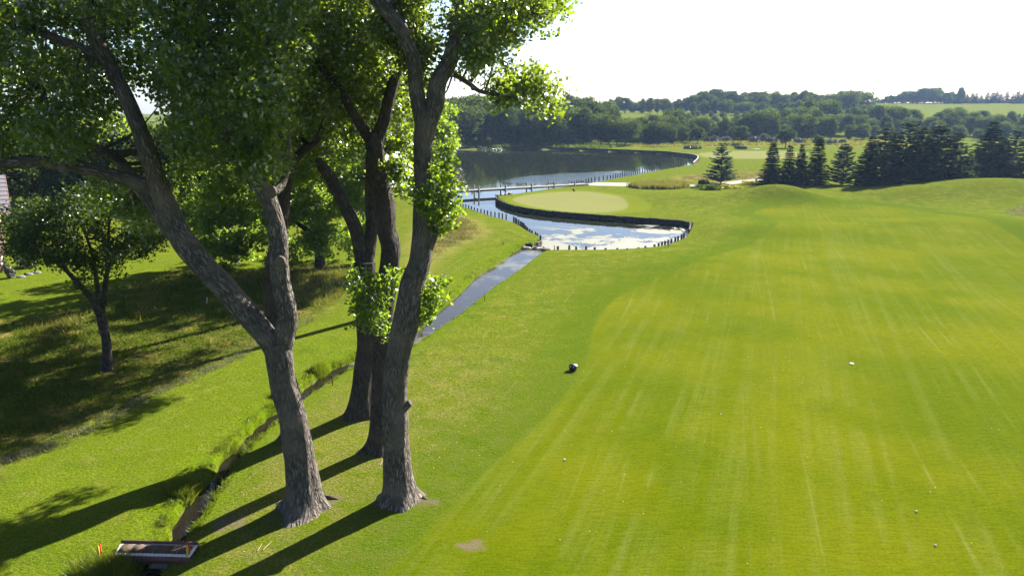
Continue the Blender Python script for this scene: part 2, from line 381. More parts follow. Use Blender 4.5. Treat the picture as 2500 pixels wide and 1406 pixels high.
# ------------------------------------------------------------------ ground shapes
WL = -0.8
def PX(L, z=0.0): return np.array([G(a, b, z)[:2] for a, b in L])
lake_px = [(500, 395), (700, 374), (900, 366), (1090, 366), (1300, 365), (1500, 371), (1630, 377), (1690, 383), (1704, 391), (1692, 399), (1600, 416), (1510, 433), (1440, 446), (1400, 453),
           (1320, 463), (1262, 472), (1222, 477), (1211, 486), (1216, 498), (1252, 513), (1310, 524), (1400, 533), (1550, 544), (1640, 550), (1680, 556), (1684, 563), (1668, 577), (1640, 590), (1600, 600), (1500, 607), (1400, 608), (1345, 607),
           (1325, 606), (1300, 602), (1322, 592), (1300, 573), (1255, 545), (1185, 519), (1125, 502), (1060, 486), (960, 462), (820, 436), (600, 425)]
# where the near bank's lip hides the waterline the outline is read at the lip's own level
lake_z = [0.0 if (9 <= i <= 16 or 26 <= i <= 33) else (-.35 if i >= 35 else WL) for i in range(len(lake_px))]
lake_poly = closed(np.array([G(a, b, z)[:2] for (a, b), z in zip(lake_px, lake_z)]), 4)
str_L = [(1292, 603), (1262, 613), (1216, 646), (1166, 676), (1150, 692), (1112, 730), (1076, 760), (1046, 788), (1005, 822), (940, 855), (868, 884), (800, 914), (735, 962), (684, 1006), (646, 1034), (608, 1072), (568, 1111), (534, 1149), (520, 1176), (482, 1214), (452, 1250), (434, 1290), (424, 1320), (372, 1370), (320, 1440), (260, 1540)]
str_R = [(1330, 609), (1292, 640), (1232, 680), (1192, 705), (1132, 752), (1078, 790), (1040, 815), (990, 845), (950, 868), (880, 894), (812, 934), (748, 976), (697, 1015), (668, 1042), (622, 1082), (582, 1124), (550, 1160), (542, 1186), (506, 1236), (477, 1282), (448, 1320), (412, 1372), (380, 1440), (330, 1540)]
SWL = -0.55
sL = spline(PX(str_L, SWL), 4); sR = spline(np.array([G(a, b, -.15 if i < 8 else -.55)[:2] for i, (a, b) in enumerate(str_R)]), 4)
stream_poly = np.vstack([sL, sR[::-1]])
fair_px = [(900, 1440), (960, 1385), (1040, 1305), (1120, 1225), (1180, 1160), (1250, 1095), (1330, 1020), (1395, 945), (1430, 890), (1442, 840), (1455, 785), (1490, 738), (1550, 703), (1640, 668), (1730, 634), (1810, 604), (1868, 578), (1897, 558), (1898, 543), (1872, 530), (1838, 523), (1870, 510), (1960, 501), (2080, 499), (2200, 507), (2330, 532), (2420, 562), (2490, 595), (2620, 670), (2900, 850), (3300, 1300), (3300, 2100), (700, 1800)]
fair_poly = closed(PX(fair_px), 4)
green_poly = closed(PX([(1250, 488), (1290, 476), (1370, 469), (1440, 469), (1500, 480), (1532, 497), (1522, 513), (1460, 519), (1385, 516), (1305, 505)]), 4)
collar_poly = closed(PX([(1229, 489), (1285, 472), (1370, 465), (1450, 466), (1530, 480), (1585, 500), (1575, 515), (1470, 524), (1380, 520), (1290, 509)]), 4)
green2_poly = closed(PX([(1703, 376), (1740, 371), (1850, 369), (1960, 372), (1960, 386), (1850, 388), (1740, 387)]), 4)
native_polys = [closed(PX(q), 3) for q in (
    [(1010, 575), (1060, 530), (1105, 520), (1165, 550), (1175, 580), (1120, 600), (1060, 640), (1010, 690)],
    [(1660, 430), (1780, 424), (1880, 418), (1880, 436), (1760, 444), (1665, 440)],
    [(1530, 357), (1680, 352), (1900, 345), (2200, 345), (2200, 356), (1850, 356), (1600, 362)],
    [(2330, 432), (2600, 420), (2700, 440), (2500, 447), (2380, 443)])]
path_polys = [closed(PX(q), 3) for q in (
    [(1428, 452), (1450, 446), (1530, 446), (1600, 447), (1680, 451), (1760, 446), (1830, 438), (1880, 432), (1885, 436), (1835, 444), (1765, 453), (1680, 456), (1600, 453), (1520, 454)],
    [(2430, 442), (2520, 447), (2640, 452), (2640, 455), (2520, 451)])]
wild_poly = closed(PX([(-300, 1240), (0, 1128), (150, 1075), (330, 985), (480, 915), (620, 850), (760, 778), (850, 720), (880, 650), (700, 640), (560, 690), (430, 655), (250, 720), (100, 770), (-300, 820)]), 3)
soil_spots = [(G(556, 1274), .8), (G(1048, 1226), .4), (G(1150, 1330), .5), (G(820, 1215), .35), (G(935, 1130), .3), (G(745, 1232), 1.1), (G(972, 1218), 1.05), (G(880, 1010), 1.0), (G(928, 1096), .8)]
mounds = [(1900, 489, 8, 5.2, 2.7), (2430, 476, 22, 10, 3.2), (2200, 484, 9, 5, .7), (1745, 494, 10, 6, .8), (1660, 478, 9, 7, .7), (1590, 487, 9, 6, .35), (1800, 560, 14, 6, .7), (1640, 640, 16, 7, .35), (2490, 560, 16, 10, 1.2), (1180, 560, 9, 8, .4)]
mound_w = [(G(a, b)[0], G(a, b)[1], c, d, e) for a, b, c, d, e in mounds]

def base_z(x, y):
    z = .10 * np.sin(x * .11 + 1.2) * np.sin(y * .09) * ss(10, 60, y)
    for cx, cy, rx, ry, h in mound_w: z = z + h * np.exp(-((x - cx) / rx) ** 2 - ((y - cy) / ry) ** 2)
    z = z + (10 * ss(350, 600, y) + 8.2 * ss(600, 830, y)) * ss(-120, 120, x + (y - 400) * .3)
    z = z + 1.2 * ss(-45, -75, x) * ss(50, 85, y) * ss(140, 110, y)
    return z
def ground_z(x, y, parts=False):
    x = np.asarray(x, float); y = np.asarray(y, float)
    z = base_z(x, y)
    dl = sdf(lake_poly, x, y); ds = sdf(stream_poly, x, y, 5.0)
    left = ss(3, -3, x - (y - 85) * .02 + 2) * ss(135, 120, y)       # the natural left bank slopes gently
    z = z * ss(.0, 4.0, dl)
    z = z - left * .45 * ss(7, 0, dl)
    z = np.where(dl < .5, np.minimum(z, z * ss(-.1, .45, dl) + (-1.15 - .5 * ss(0, -1.2, dl)) * (1 - ss(-.1, .45, dl))), z)
    dsn = ds + .13 * wob(x, y, 1.9) * ss(1.2, 0, np.abs(ds))
    zc = z - .12 * ss(2.2, .3, dsn)
    z = zc * ss(-.02, .38, dsn) + (-.72 - .2 * ss(0, -.6, dsn)) * (1 - ss(-.02, .38, dsn))
    if parts: return z, dl, ds
    return z
def gz(x, y): return float(ground_z(np.array([x]), np.array([y]))[0])

rows_px = np.concatenate([np.arange(262, 430, 2.4), np.arange(430, 625, 1.0), np.arange(625, 1000, 2.4), np.arange(1000, 1420, 3.0), np.arange(1420, 2100, 14)])
ry = sorted({round(float(G(1250, p)[1]), 3) for p in rows_px if G(1250, p)[1] < 480})
ry = list(np.concatenate([[-250, -120, -60, -30, -15, -5, 0, 3], np.array(ry), np.arange(490, 900, 14), np.arange(920, 1400, 60)]))
ry = np.array(sorted(ry))
s_in = np.linspace(-.74, .74, 861)
so = .74 * 1.10 ** np.arange(1, 34)
ss_ = np.concatenate([-so[::-1], s_in, so])
XS = np.clip(ss_[None, :] * np.maximum(ry, 26.0)[:, None], -1300, 1300)
# outermost columns that would coincide are spread a little
YS = np.repeat(ry[:, None], XS.shape[1], 1)
nr, nc = XS.shape
gx, gy = XS.ravel(), YS.ravel()
Z, DL, DS = ground_z(gx, gy, True)
def mask(poly, soft=.25, reach=3): return ss(soft, -soft, sdf(poly, gx, gy, reach))
mf = ss(.22, -.22, sdf(fair_poly, gx, gy, 3)); dfair = sdf(fair_poly, gx, gy, 9); msemi = ss(6.5, 1.5, dfair + 1.2 * wob(gx, gy, .35)) * ss(-.3, .1, dfair); mg = mask(green_poly, .35); mg2 = mask(green2_poly, 1.0, 6); mcol = mask(collar_poly, .5)
mn = np.maximum.reduce([mask(p, 2.5, 6) for p in native_polys]); mp = np.maximum.reduce([mask(p, .35) for p in path_polys])
mw = ss(1.2, -1.2, sdf(wild_poly, gx, gy, 4) + .7 * wob(gx, gy, .8))
msoil = np.zeros_like(gx)
for (cx, cy, _), r in soil_spots:
    msoil = np.maximum(msoil, ss(1.0, .35, np.hypot((gx - cx) / 1.35, gy - cy) / r + .35 * wob(gx, gy, 4)) * .8)
msoil = np.maximum(msoil, .8 * ss(.1, -.05, DS + .12 * wob(gx, gy, 2.3)) * ss(95, 88, gy)); msoil = np.maximum(msoil, ss(.1, -.1, DL))
mlush = ss(2.6, .2, DS) * ss(.0, .2, DS)
cxy = (sL[np.linspace(0, len(sL) - 1, 90).astype(int)] + sR[np.linspace(0, len(sR) - 1, 90).astype(int)]) / 2; o_ = np.argsort(cxy[:, 1])
leftside = ss(.0, 1.0, np.interp(gy, cxy[o_, 1], cxy[o_, 0]) - gx) * ss(90, 80, gy) * (1 - mw)
mlush = np.maximum(mlush, .5 * leftside)
mdry = ss(19, 7, np.hypot(gx + 4.5, (gy - 33) * .8)) * (1 - leftside)
# field on the far hill: paler
mn = np.maximum(mn, .08 * ss(430, 480, gy))
Z = Z - .03 * mf
za = np.stack([mf, np.maximum(mg, mg2), mn, mp], 1); zb = np.stack([mw, msoil, mcol * (1 - np.maximum(mg, mg2)), mlush], 1)
idx = np.arange(nr * nc).reshape(nr, nc)
Q = np.stack([idx[:-1, :-1], idx[:-1, 1:], idx[1:, 1:], idx[1:, :-1]], -1).reshape(-1, 4)
dup = (np.abs(gx[Q[:, 0]] - gx[Q[:, 1]]) < 1e-4) & (np.abs(gx[Q[:, 3]] - gx[Q[:, 2]]) < 1e-4)
Q = Q[~dup]
GV = np.stack([gx, gy, Z], 1)
fm, gm, pm = mf[Q].mean(1), np.maximum(mg, mg2)[Q].mean(1), mp[Q].mean(1)
sel = np.where(pm > .5, 3, np.where(gm > .5, 2, np.where(fm > .5, 1, 0)))
for code, nm in ((0, 'ground'), (1, 'fairway'), (2, 'putting_green'), (3, 'cart_path')):
    q = Q[sel == code]; used, inv = np.unique(q, return_inverse=True)
    me = mesh(nm, GV[used], inv.reshape(-1, 4), None, M['ground'], True, {'zone_a': ('POINT', za[used]), 'zone_b': ('POINT', zb[used]), 'semi': ('POINT', msemi[used]), 'dry': ('POINT', mdry[used])})
    o = obj(nm, me); o['kind'] = 'structure'

# water
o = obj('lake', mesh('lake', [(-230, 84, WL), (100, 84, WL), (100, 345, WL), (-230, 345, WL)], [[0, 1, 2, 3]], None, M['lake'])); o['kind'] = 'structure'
n = min(len(sL), len(sR))
iL = np.linspace(0, len(sL) - 1, n).astype(int); iR = np.linspace(0, len(sR) - 1, n).astype(int)
L2, R2 = sL[iL], sR[iR]; dd = R2 - L2; dd /= np.linalg.norm(dd, axis=1, keepdims=True); L2 = L2 - dd * .3; R2 = R2 + dd * .3
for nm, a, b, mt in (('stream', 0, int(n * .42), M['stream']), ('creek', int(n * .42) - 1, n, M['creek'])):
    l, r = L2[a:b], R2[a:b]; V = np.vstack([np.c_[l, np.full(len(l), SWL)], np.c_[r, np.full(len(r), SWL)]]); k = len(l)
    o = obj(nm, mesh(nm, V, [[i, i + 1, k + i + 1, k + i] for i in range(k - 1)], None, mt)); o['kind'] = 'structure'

# ------------------------------------------------------------------ foliage builders
def leaf_quads(Cn, size, up=.35, outward=None, ow=.0, fold=True):
    """one diamond leaf per centre"""
    N = len(Cn); nrm = rng.normal(size=(N, 3)); nrm /= np.linalg.norm(nrm, axis=1, keepdims=True)
    nrm[:, 2] += up
    if outward is not None: nrm += outward * ow
    nrm /= np.linalg.norm(nrm, axis=1, keepdims=True)
    r = rng.normal(size=(N, 3)); r[:, 2] -= .5; u = r - nrm * (r * nrm).sum(1, keepdims=True); u /= np.linalg.norm(u, axis=1, keepdims=True)
    w = np.cross(nrm, u); s = (size * rng.uniform(.5, 1.4, N))[:, None]
    V = np.stack([Cn - u * s * .5, Cn + w * s * .46 - u * s * .08, Cn + u * s * .55, Cn - w * s * .46 - u * s * .08], 1).reshape(-1, 3)
    return V, np.arange(N * 4).reshape(-1, 4)
def leaf_mesh(name, Cn, size, mat, rnd=None, **kw):
    V, q = leaf_quads(Cn, size, **kw)
    return mesh(name, V, q, None, mat, False, {'rnd': ('FACE', rng.uniform(0, 1, len(q)) if rnd is None else rnd)})
def ball(n, shell=.0):
    d = rng.normal(size=(n, 3)); d /= np.linalg.norm(d, axis=1, keepdims=True)
    return d * (shell + (1 - shell) * rng.uniform(0, 1, (n, 1)) ** (1 / 3))
def spray_clump(c, R, n, per=26, sig=.26):
    """sprays of leaves inside a ragged clump"""
    k = max(2, n // per); cs = np.asarray(c) + ball(k, .25) * np.asarray(R)
    P = np.repeat(cs, per, 0) + rng.normal(size=(k * per, 3)) * np.array([sig, sig, sig * .8]); return P
def blades(P, h, w, lean=.35):
    """a grass blade (one triangle) per point"""
    P = np.asarray(P, float); N = len(P); a = rng.uniform(0, 2 * math.pi, N); hh = h * rng.uniform(.55, 1.3, N)
    sd = np.stack([np.cos(a), np.sin(a), np.zeros(N)], 1) * (w * rng.uniform(.6, 1.3, N))[:, None]
    tip = P + np.stack([rng.normal(size=N) * lean * hh, rng.normal(size=N) * lean * hh, hh], 1)
    return np.stack([P - sd, P + sd, tip], 1).reshape(-1, 3), np.arange(N * 3).reshape(-1, 3)
def blade_mesh(name, P, h, w, mat, lean=.35):
    V, t = blades(P, h, w, lean); return mesh(name, V, None, t, mat, False, {'rnd': ('FACE', rng.uniform(0, 1, len(t)))})
def scatter(poly, n):
    poly = np.asarray(poly); lo, hi = poly.min(0), poly.max(0); out = []
    while sum(map(len, out)) < n:
        p = rng.uniform(lo, hi, (n * 2, 2)); out.append(p[sdf(poly, p[:, 0], p[:, 1], 1.0) < 0])
    return np.concatenate(out)[:n]
def scatter_soft(poly, n, soft=2.5):
    p = scatter(poly, n * 2); d = -sdf(poly, p[:, 0], p[:, 1], 8); w = np.clip(d / soft, 0, 1) * np.clip(.55 + .6 * wob(p[:, 0], p[:, 1], .9), 0, 1)
    return p[rng.uniform(0, 1, len(p)) < w][:n]
def on_ground(p): return np.c_[p, ground_z(p[:, 0], p[:, 1])]

# ------------------------------------------------------------------ the big cottonwoods
def barkfn(seed, amp=.06):
    a = random.Random(seed); ph = [a.uniform(0, 6.28) for _ in range(6)]
    def f(th, ln):
        return 1 + amp * (np.sin(3 * th + ph[0] + ln * .5) * .5 + np.sin(5 * th + ph[1] - ln * .8) * .35 + np.sin(th * 2 + ph[2] + ln * 1.7) * .35) + .035 * np.sin(11 * th + ph[3] + 2.2 * np.sin(ln * 1.1)) + .02 * np.sin(ln * 3.1 + ph[4] + np.sin(th * 2))
    return f
def limb_px(pts, base, seg=26, seed=0, per=7, amp=.06, flare=0):
    """pts rows: px, py, Y, width in px -> tube around those points, local to base"""
    P = np.array([np.r_[at(p[0], p[1], p[2]), p[3] * .5 * mpp(p[2], at(p[0], p[1], p[2])[2])] for p in pts])
    P[(1 if not flare else 4):-1, :3] += np.random.default_rng(seed + 17).normal(size=(len(P), 3))[(1 if not flare else 4):-1] * P[(1 if not flare else 4):-1, 3:4] * .11; S = spline(P, per); f0 = barkfn(seed, amp); mb = MB()
    def f(th, ln):
        r = f0(th, ln)
        if flare:
            a = random.Random(seed + 5); k = np.exp(-ln / .42); rt = 0
            for j in range(6):
                t0 = a.uniform(0, 6.28); rt = rt + a.uniform(.5, 1.0) * np.exp(-(((th - t0 + math.pi) % (2 * math.pi) - math.pi) / .3) ** 2)
            r = r + k * flare * (.35 + rt)
        return r
    mb.tube(S[:, :3] - base, S[:, 3], seg, True, f); return mb, S
all_limbs = {}
def big_tree(key, name_label, base_px, limbs, bark='bark', group='tall cottonwoods beside the creek'):
    b = G(*base_px); b[2] = gz(b[0], b[1])
    r = root('cottonwood_tree', b, name_label, 'tree', group)
    segs = []
    for i, (pts, kind) in enumerate(limbs):
        mb, S = limb_px(pts, b, 34 if kind == 'trunk' else 20, seed=hash((key, i)) % 1000 if False else (ord(key[0]) * 31 + i), per=12 if kind == 'trunk' else 7, flare=(.8 if kind == 'trunk' else 0))
        mb.build(kind, M[bark], r, True); segs.append(S)
    all_limbs[key] = np.concatenate(segs); return r, b

YA, YB = 28.5, 29.1
tA, bA = big_tree('A', 'leaning double-stemmed cottonwood with scarred pale limbs, front left of the clump', (740, 1236), [
    ([(742, 1250, YA, 96), (741, 1215, YA, 84), (735, 1150, YA, 74), (722, 1070, YA, 69), (712, 1010, YA, 67), (698, 930, YA, 62), (684, 872, YA, 64), (676, 835, YA, 58)], 'trunk'),
    ([(684, 885, YA, 50), (650, 832, YA, 54), (592, 757, YA, 56), (540, 692, YA, 57), (482, 632, YA, 58), (436, 568, YA, 54), (402, 492, YA, 50), (372, 410, YA - .3, 44), (342, 318, YA - .5, 38), (305, 235, YA - .4, 36), (268, 165, YA, 34), (240, 110, YA, 33), (212, 40, YA, 36), (196, -40, YA, 34), (190, -180, YA, 24), (170, -330, YA + .5, 12)], 'branch'),
    ([(682, 885, YA + .1, 54), (694, 830, YA + .1, 50), (699, 770, YA, 48), (690, 690, YA, 46), (682, 640, YA, 45), (677, 585, YA, 43), (668, 525, YA, 42), (650, 475, YA, 43), (632, 440, YA, 40), (600, 395, YA + .2, 26), (560, 340, YA + .5, 22), (505, 270, YA + .8, 18), (470, 160, YA + 1, 14), (450, 20, YA + 1.2, 10), (450, -140, YA + 1, 5)], 'branch'),
    ([(412, 505, YA + .1, 36), (385, 470, YA, 40), (340, 447, YA - .2, 36), (280, 428, YA - .5, 34), (200, 409, YA - .8, 32), (110, 397, YA - 1, 31), (40, 396, YA - 1, 30), (-40, 412, YA - 1, 26), (-130, 425, YA - 1, 16)], 'branch'),
    ([(452, 600, YA + .6, 40), (410, 545, YA + .9, 40), (375, 500, YA + 1.2, 36), (330, 445, YA + 1.6, 33), (292, 395, YA + 2, 30), (240, 362, YA + 2.3, 22), (170, 335, YA + 2.6, 18), (130, 288, YA + 2.8, 12), (100, 200, YA + 3, 6)], 'branch'),
    ([(258, 150, YA, 22), (205, 122, YA, 22), (140, 95, YA - .2, 21), (70, 70, YA - .4, 18), (-20, 38, YA - .6, 14), (-110, 0, YA - .8, 8)], 'branch'),
    ([(672, 470, YA + .1, 18), (697, 430, YA + .8, 14), (700, 300, YA + 1, 12), (660, 150, YA + 1, 10), (650, 0, YA + 1, 8), (640, -180, YA + 1, 4)], 'branch')])
YC, YD = float(bA[1]) + 9.8, 34.0
tB, bB = big_tree('B', 'tall grey-barked cottonwood with a leafy sprig halfway up, rightmost trunk of the clump', (975, 1220), [
    ([(976, 1236, YB, 92), (975, 1205, YB, 78), (970, 1150, YB, 68), (967, 1080, YB, 62), (966, 1000, YB, 60), (966, 920, YB, 59), (973, 850, YB, 60), (987, 780, YB, 60), (1005, 700, YB, 57), (1021, 640, YB, 54), (1034, 580, YB, 50), (1038, 500, YB, 45), (1033, 430, YB, 43), (1031, 360, YB, 45), (1038, 300, YB, 52), (1042, 268, YB, 48)], 'trunk'),
    ([(1034, 310, YB, 40), (1027, 262, YB, 38), (1018, 205, YB, 36), (1008, 150, YB - .1, 34), (990, 92, YB - .2, 36), (962, 48, YB - .2, 36), (928, 8, YB - .2, 33), (890, -50, YB, 28), (860, -180, YB + .3, 18), (840, -330, YB + .6, 8)], 'branch'),
    ([(1044, 305, YB, 42), (1058, 252, YB + .1, 44), (1076, 200, YB + .2, 43), (1098, 150, YB + .3, 40), (1116, 100, YB + .3, 36), (1124, 40, YB + .3, 30), (1130, -40, YB + .3, 26), (1150, -180, YB + .3, 16), (1165, -330, YB + .5, 7)], 'branch'),
    ([(1085, 172, YB + .5, 12), (1120, 190, YB + 1, 12), (1150, 208, YB + 1.2, 11), (1172, 224, YB + 1.4, 10), (1215, 232, YB + 1.5, 8), (1265, 226, YB + 1.6, 6), (1320, 235, YB + 1.8, 4)], 'branch'),
    ([(1120, 60, YB + .4, 16), (1165, 20, YB + .8, 12), (1230, 25, YB + 1, 8), (1300, 30, YB + 1.2, 5)], 'branch'),
    ([(966, 1000, YB - .05, 30), (985, 990, YB - .1, 28), (1002, 982, YB - .12, 16)], 'branch_stub'),
    ([(1040, 600, YB, 40), (1056, 570, YB - .05, 30), (1068, 556, YB - .05, 18)], 'branch_stub')], 'bark')
tC, bC = big_tree('C', 'dark forked cottonwood with a wide flared base, furthest back of the clump', (880, 1010), [
    ([(880, 1020, YC, 74), (881, 995, YC, 60), (886, 940, YC, 52), (895, 850, YC, 48), (896, 760, YC, 48), (892, 690, YC, 52), (890, 640, YC, 52)], 'trunk'),
    ([(888, 660, YC, 36), (880, 605, YC, 33), (862, 555, YC - .2, 33), (838, 498, YC - .4, 32), (812, 445, YC - .6, 30), (785, 405, YC - .8, 28), (757, 370, YC - .8, 25), (735, 330, YC - .8, 18), (720, 230, YC - .5, 14), (740, 80, YC, 10), (745, -120, YC, 6)], 'branch'),
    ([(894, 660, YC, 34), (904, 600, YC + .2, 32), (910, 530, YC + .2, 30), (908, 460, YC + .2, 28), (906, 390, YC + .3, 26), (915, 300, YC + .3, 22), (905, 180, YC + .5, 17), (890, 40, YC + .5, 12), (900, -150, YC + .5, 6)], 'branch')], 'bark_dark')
tD, bD = big_tree('D', 'straight cottonwood with a swollen elbow, half hidden behind the rightmost trunk', (928, 1096), [
    ([(927, 1106, YD, 66), (927, 1080, YD, 54), (928, 1000, YD, 47), (931, 900, YD, 46), (938, 800, YD, 46), (946, 700, YD, 47), (950, 610, YD, 46), (946, 560, YD, 48), (934, 500, YD, 46), (924, 420, YD, 42), (915, 360, YD, 42), (910, 325, YD, 40)], 'trunk'),
    ([(912, 352, YD, 30), (888, 315, YD, 27), (862, 278, YD - .1, 25), (836, 232, YD - .2, 22), (800, 182, YD - .4, 20), (768, 140, YD - .4, 16), (740, 40, YD - .4, 12), (730, -120, YD - .4, 6)], 'branch'),
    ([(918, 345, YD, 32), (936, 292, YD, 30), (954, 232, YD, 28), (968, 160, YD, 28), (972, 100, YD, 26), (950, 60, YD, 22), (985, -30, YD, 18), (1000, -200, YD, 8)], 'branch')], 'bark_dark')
YE = float(G(716, 1072)[1])
tE, bE = big_tree('E', 'slim dark cottonwood standing just behind the leaning double-stemmed one', (716, 1072), [
    ([(716, 1080, YE, 56), (712, 1050, YE, 46), (700, 960, YE, 40), (680, 870, YE, 40), (668, 790, YE, 40), (664, 700, YE, 38), (674, 620, YE, 36), (688, 545, YE, 33), (697, 465, YE, 31), (704, 415, YE, 29), (716, 390, YE, 27)], 'trunk'),
    ([(708, 405, YE, 26), (735, 372, YE, 19), (775, 340, YE, 14), (800, 250, YE, 10), (820, 120, YE, 7)], 'branch'),
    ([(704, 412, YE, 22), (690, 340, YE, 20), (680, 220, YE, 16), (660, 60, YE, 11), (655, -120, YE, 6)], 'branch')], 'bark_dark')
# pruning scars
def scar(parent, base, px, py, Y, rpx):
    c = at(px, py, Y); r = rpx * mpp(Y, c[2]); mb = MB(); d = np.array([0, -1, .25]); d /= np.linalg.norm(d)
    mb.tube([c - base + d * -.1, c - base + d * .045, c - base + d * .05], [r * 1.2, r * 1.05, r * .85], 14, True, barkfn(px, .05)); mb.build('pruning_scar', M['scar'], parent, True)
scar(tA, bA, 683, 640, YA - .62, 13); scar(tA, bA, 660, 468, YA - .55, 13); scar(tA, bA, 152, 412, YA - 1.25, 10); scar(tB, bB, 988, 78, YB - .5, 11)

def px_clump(px, py, Y, rpx): 
    c = at(px, py, Y); return c, rpx * mpp(Y, c[2])
def in_poly(poly, n):
    return scatter(np.array(poly, float), n)
def crown(key, parent, base, regions, leafsize=.16, mat='leaf', name='crown', twigs=True, keep=.85):
    """regions: (pixel polygon, count, Ymin, Ymax, radius m, leaves per clump)"""
    pts = []; tw = MB(); L = all_limbs[key]
    for poly, n, y0, y1, R, per in regions:
        for px, py in in_poly(poly, n):
            Y = rng.uniform(y0, y1); c = at(px, py, Y)
            # keep the picture of the limbs: a clump that would sit right before a thick limb moves behind it
            d = np.linalg.norm(L[:, :3] - c, axis=1); i = int(np.argmin(d))
            r0 = np.array(L[:, :3]) - [0, 0, CAM_H]; dp = r0[:, 1] * cP - r0[:, 2] * sP
            q2 = np.hypot(1250 + FPX * r0[:, 0] / dp - px, 703 - FPX * (r0[:, 1] * sP + r0[:, 2] * cP) / dp - py); q2[L[:, 3] < .17] = 1e9; j2 = int(np.argmin(q2))
            if q2[j2] < 1.0 * R / mpp(Y, c[2]) and c[1] < L[j2, 1] + R and rng.random() < keep: c = at(px, py, L[j2, 1] + R * rng.uniform(1.1, 3.0))
            R_ = R * rng.uniform(.7, 1.25)
            pts.append(spray_clump(c, (R_, R_, R_ * .72), int(1.2 * per * (R_ / R) ** 2), 22, .24))
            if twigs:
                a = L[i, :3]; b = c; mid = (a + b) / 2 + np.array([0, 0, -.12 * d[i]]) + rng.normal(size=3) * .2
                S = spline([a, mid, b], 4); tw.tube(S - base, np.linspace(min(.07, .025 + .012 * d[i]), .012, len(S)), 5, False)
    P = np.concatenate(pts)
    ground = P[:, 2] > 1.0
    me = leaf_mesh(name, P[ground] - base, leafsize, M[mat], up=.25); obj(name, me, parent)
    if twigs and tw.n and len(tw.V): tw.build('twigs', M['bark_thin'], parent, True)['kind'] = 'stuff'
crown('A', tA, bA, [   # ragged, with sky showing along its top
    ([(-150, -60), (430, -60), (330, 120), (300, 300), (250, 350), (100, 370), (-150, 340)], 84, 26, 36, 1.05, 380),
    ([(380, -60), (720, -60), (715, 150), (690, 330), (640, 420), (560, 390), (470, 400), (420, 300), (400, 150)], 84, 24.5, 35, 1.0, 420),
    ([(-150, -480), (700, -480), (720, -40), (-150, -40)], 90, 25, 36, 1.35, 260),
    ([(560, 330), (670, 330), (670, 440), (620, 450), (570, 410)], 9, 25.5, 27.3, .6, 260),
    ([(230, 420), (420, 520), (400, 580), (250, 500)], 8, 31, 34, .8, 240)])
crown('E', tE, bE, [([(640, 0), (860, 0), (850, 250), (760, 380), (680, 380), (640, 250)], 46, 33, 38, 1.05, 420), ([(560, -380), (840, -380), (840, 0), (560, 0)], 30, 33, 38, 1.3, 250)])
crown('C', tC, bC, [
    ([(700, 0), (900, 0), (900, 200), (850, 330), (780, 380), (720, 300)], 50, 36, 42, 1.15, 420),
    ([(860, 150), (1020, 200), (1000, 420), (950, 460), (900, 380), (850, 300)], 30, 38, 43, 1.0, 420),
    ([(690, -350), (1000, -350), (1000, 0), (690, 0)], 34, 36, 42, 1.4, 260),
    ([(870, 650), (900, 690), (890, 720), (860, 700)], 3, 37, 38.2, .5, 150)], .16)
crown('D', tD, bD, [
    ([(790, 60), (1000, 40), (1000, 260), (960, 330), (900, 300), (830, 220)], 34, 32, 36, .95, 400),
    ([(880, -330), (1080, -330), (1060, 20), (860, 20)], 22, 32, 36, 1.3, 250),
    ([(948, 395), (985, 395), (985, 470), (955, 465)], 6, 33.2, 34.2, .42, 170)], .16)
crown('B', tB, bB, [
    ([(1060, -40), (1345, -40), (1340, 50), (1300, 90), (1230, 80), (1190, 110), (1120, 120), (1080, 60)], 36, 28, 33.5, 1.0, 170),
    ([(1100, 10), (1190, 0), (1200, 110), (1160, 140), (1110, 110)], 12, 27.6, 29, .55, 260),
    ([(1130, 110), (1240, 90), (1240, 170), (1180, 200), (1120, 170)], 13, 29.5, 32.5, .65, 75),
    ([(1205, 200), (1260, 165), (1330, 180), (1345, 215), (1375, 265), (1350, 300), (1330, 265), (1270, 250), (1215, 240)], 24, 29.5, 32, .5, 95),
    ([(1215, 245), (1240, 240), (1235, 275), (1222, 270)], 2, 30.2, 30.8, .25, 90),
    ([(900, -20), (1000, -20), (1040, 60), (1050, 130), (1000, 120), (940, 80)], 16, 29.6, 32, .75, 300),
    ([(1000, 130), (1090, 90), (1060, 190), (1030, 220), (1010, 180)], 9, 29.8, 31.5, .5, 170),
    ([(860, -450), (1380, -450), (1360, -40), (880, -40)], 70, 27, 33, 1.3, 260)])
def sprig(key, parent, base, items):
    P = []; tw = MB(); L = all_limbs[key]
    for px, py, Y, r, n in items:
        c, R = px_clump(px, py, Y, r); P.append(np.concatenate([spray_clump(c, (R, R * .8, R * 1.15), int(n * .8), 12, .15), spray_clump(c, (R * 1.5, R * 1.2, R * 1.6), int(n * .3), 7, .13)]))
        i = int(np.argmin(np.linalg.norm(L[:, :3] - c, axis=1))); S = spline([L[i, :3], (L[i, :3] + c) / 2 + [0, 0, -.1], c], 4); tw.tube(S - base, np.linspace(.035, .01, len(S)), 5, False)
    obj('leafy_sprig', leaf_mesh('leafy_sprig', np.concatenate(P) - base, .15, M['leaf_sprig'], up=.3), parent); tw.build('twigs', M['bark_thin'], parent, True)['kind'] = 'stuff'
sprig('B', tB, bB, [(1080, 430, YB, 28, 260), (1092, 470, YB, 30, 330), (1078, 510, YB - .3, 32, 380), (1050, 495, YB - .9, 30, 300), (1070, 545, YB, 26, 260), (1100, 520, YB, 20, 160), (1040, 470, YB - .8, 16, 100), (1095, 400, YB, 16, 80),
                   (1045, 715, YB + .3, 28, 220), (1070, 700, YB + .4, 24, 170), (1035, 760, YB + .2, 24, 190), (1055, 740, YB + .3, 24, 170), (1022, 790, YB + .2, 16, 90)])
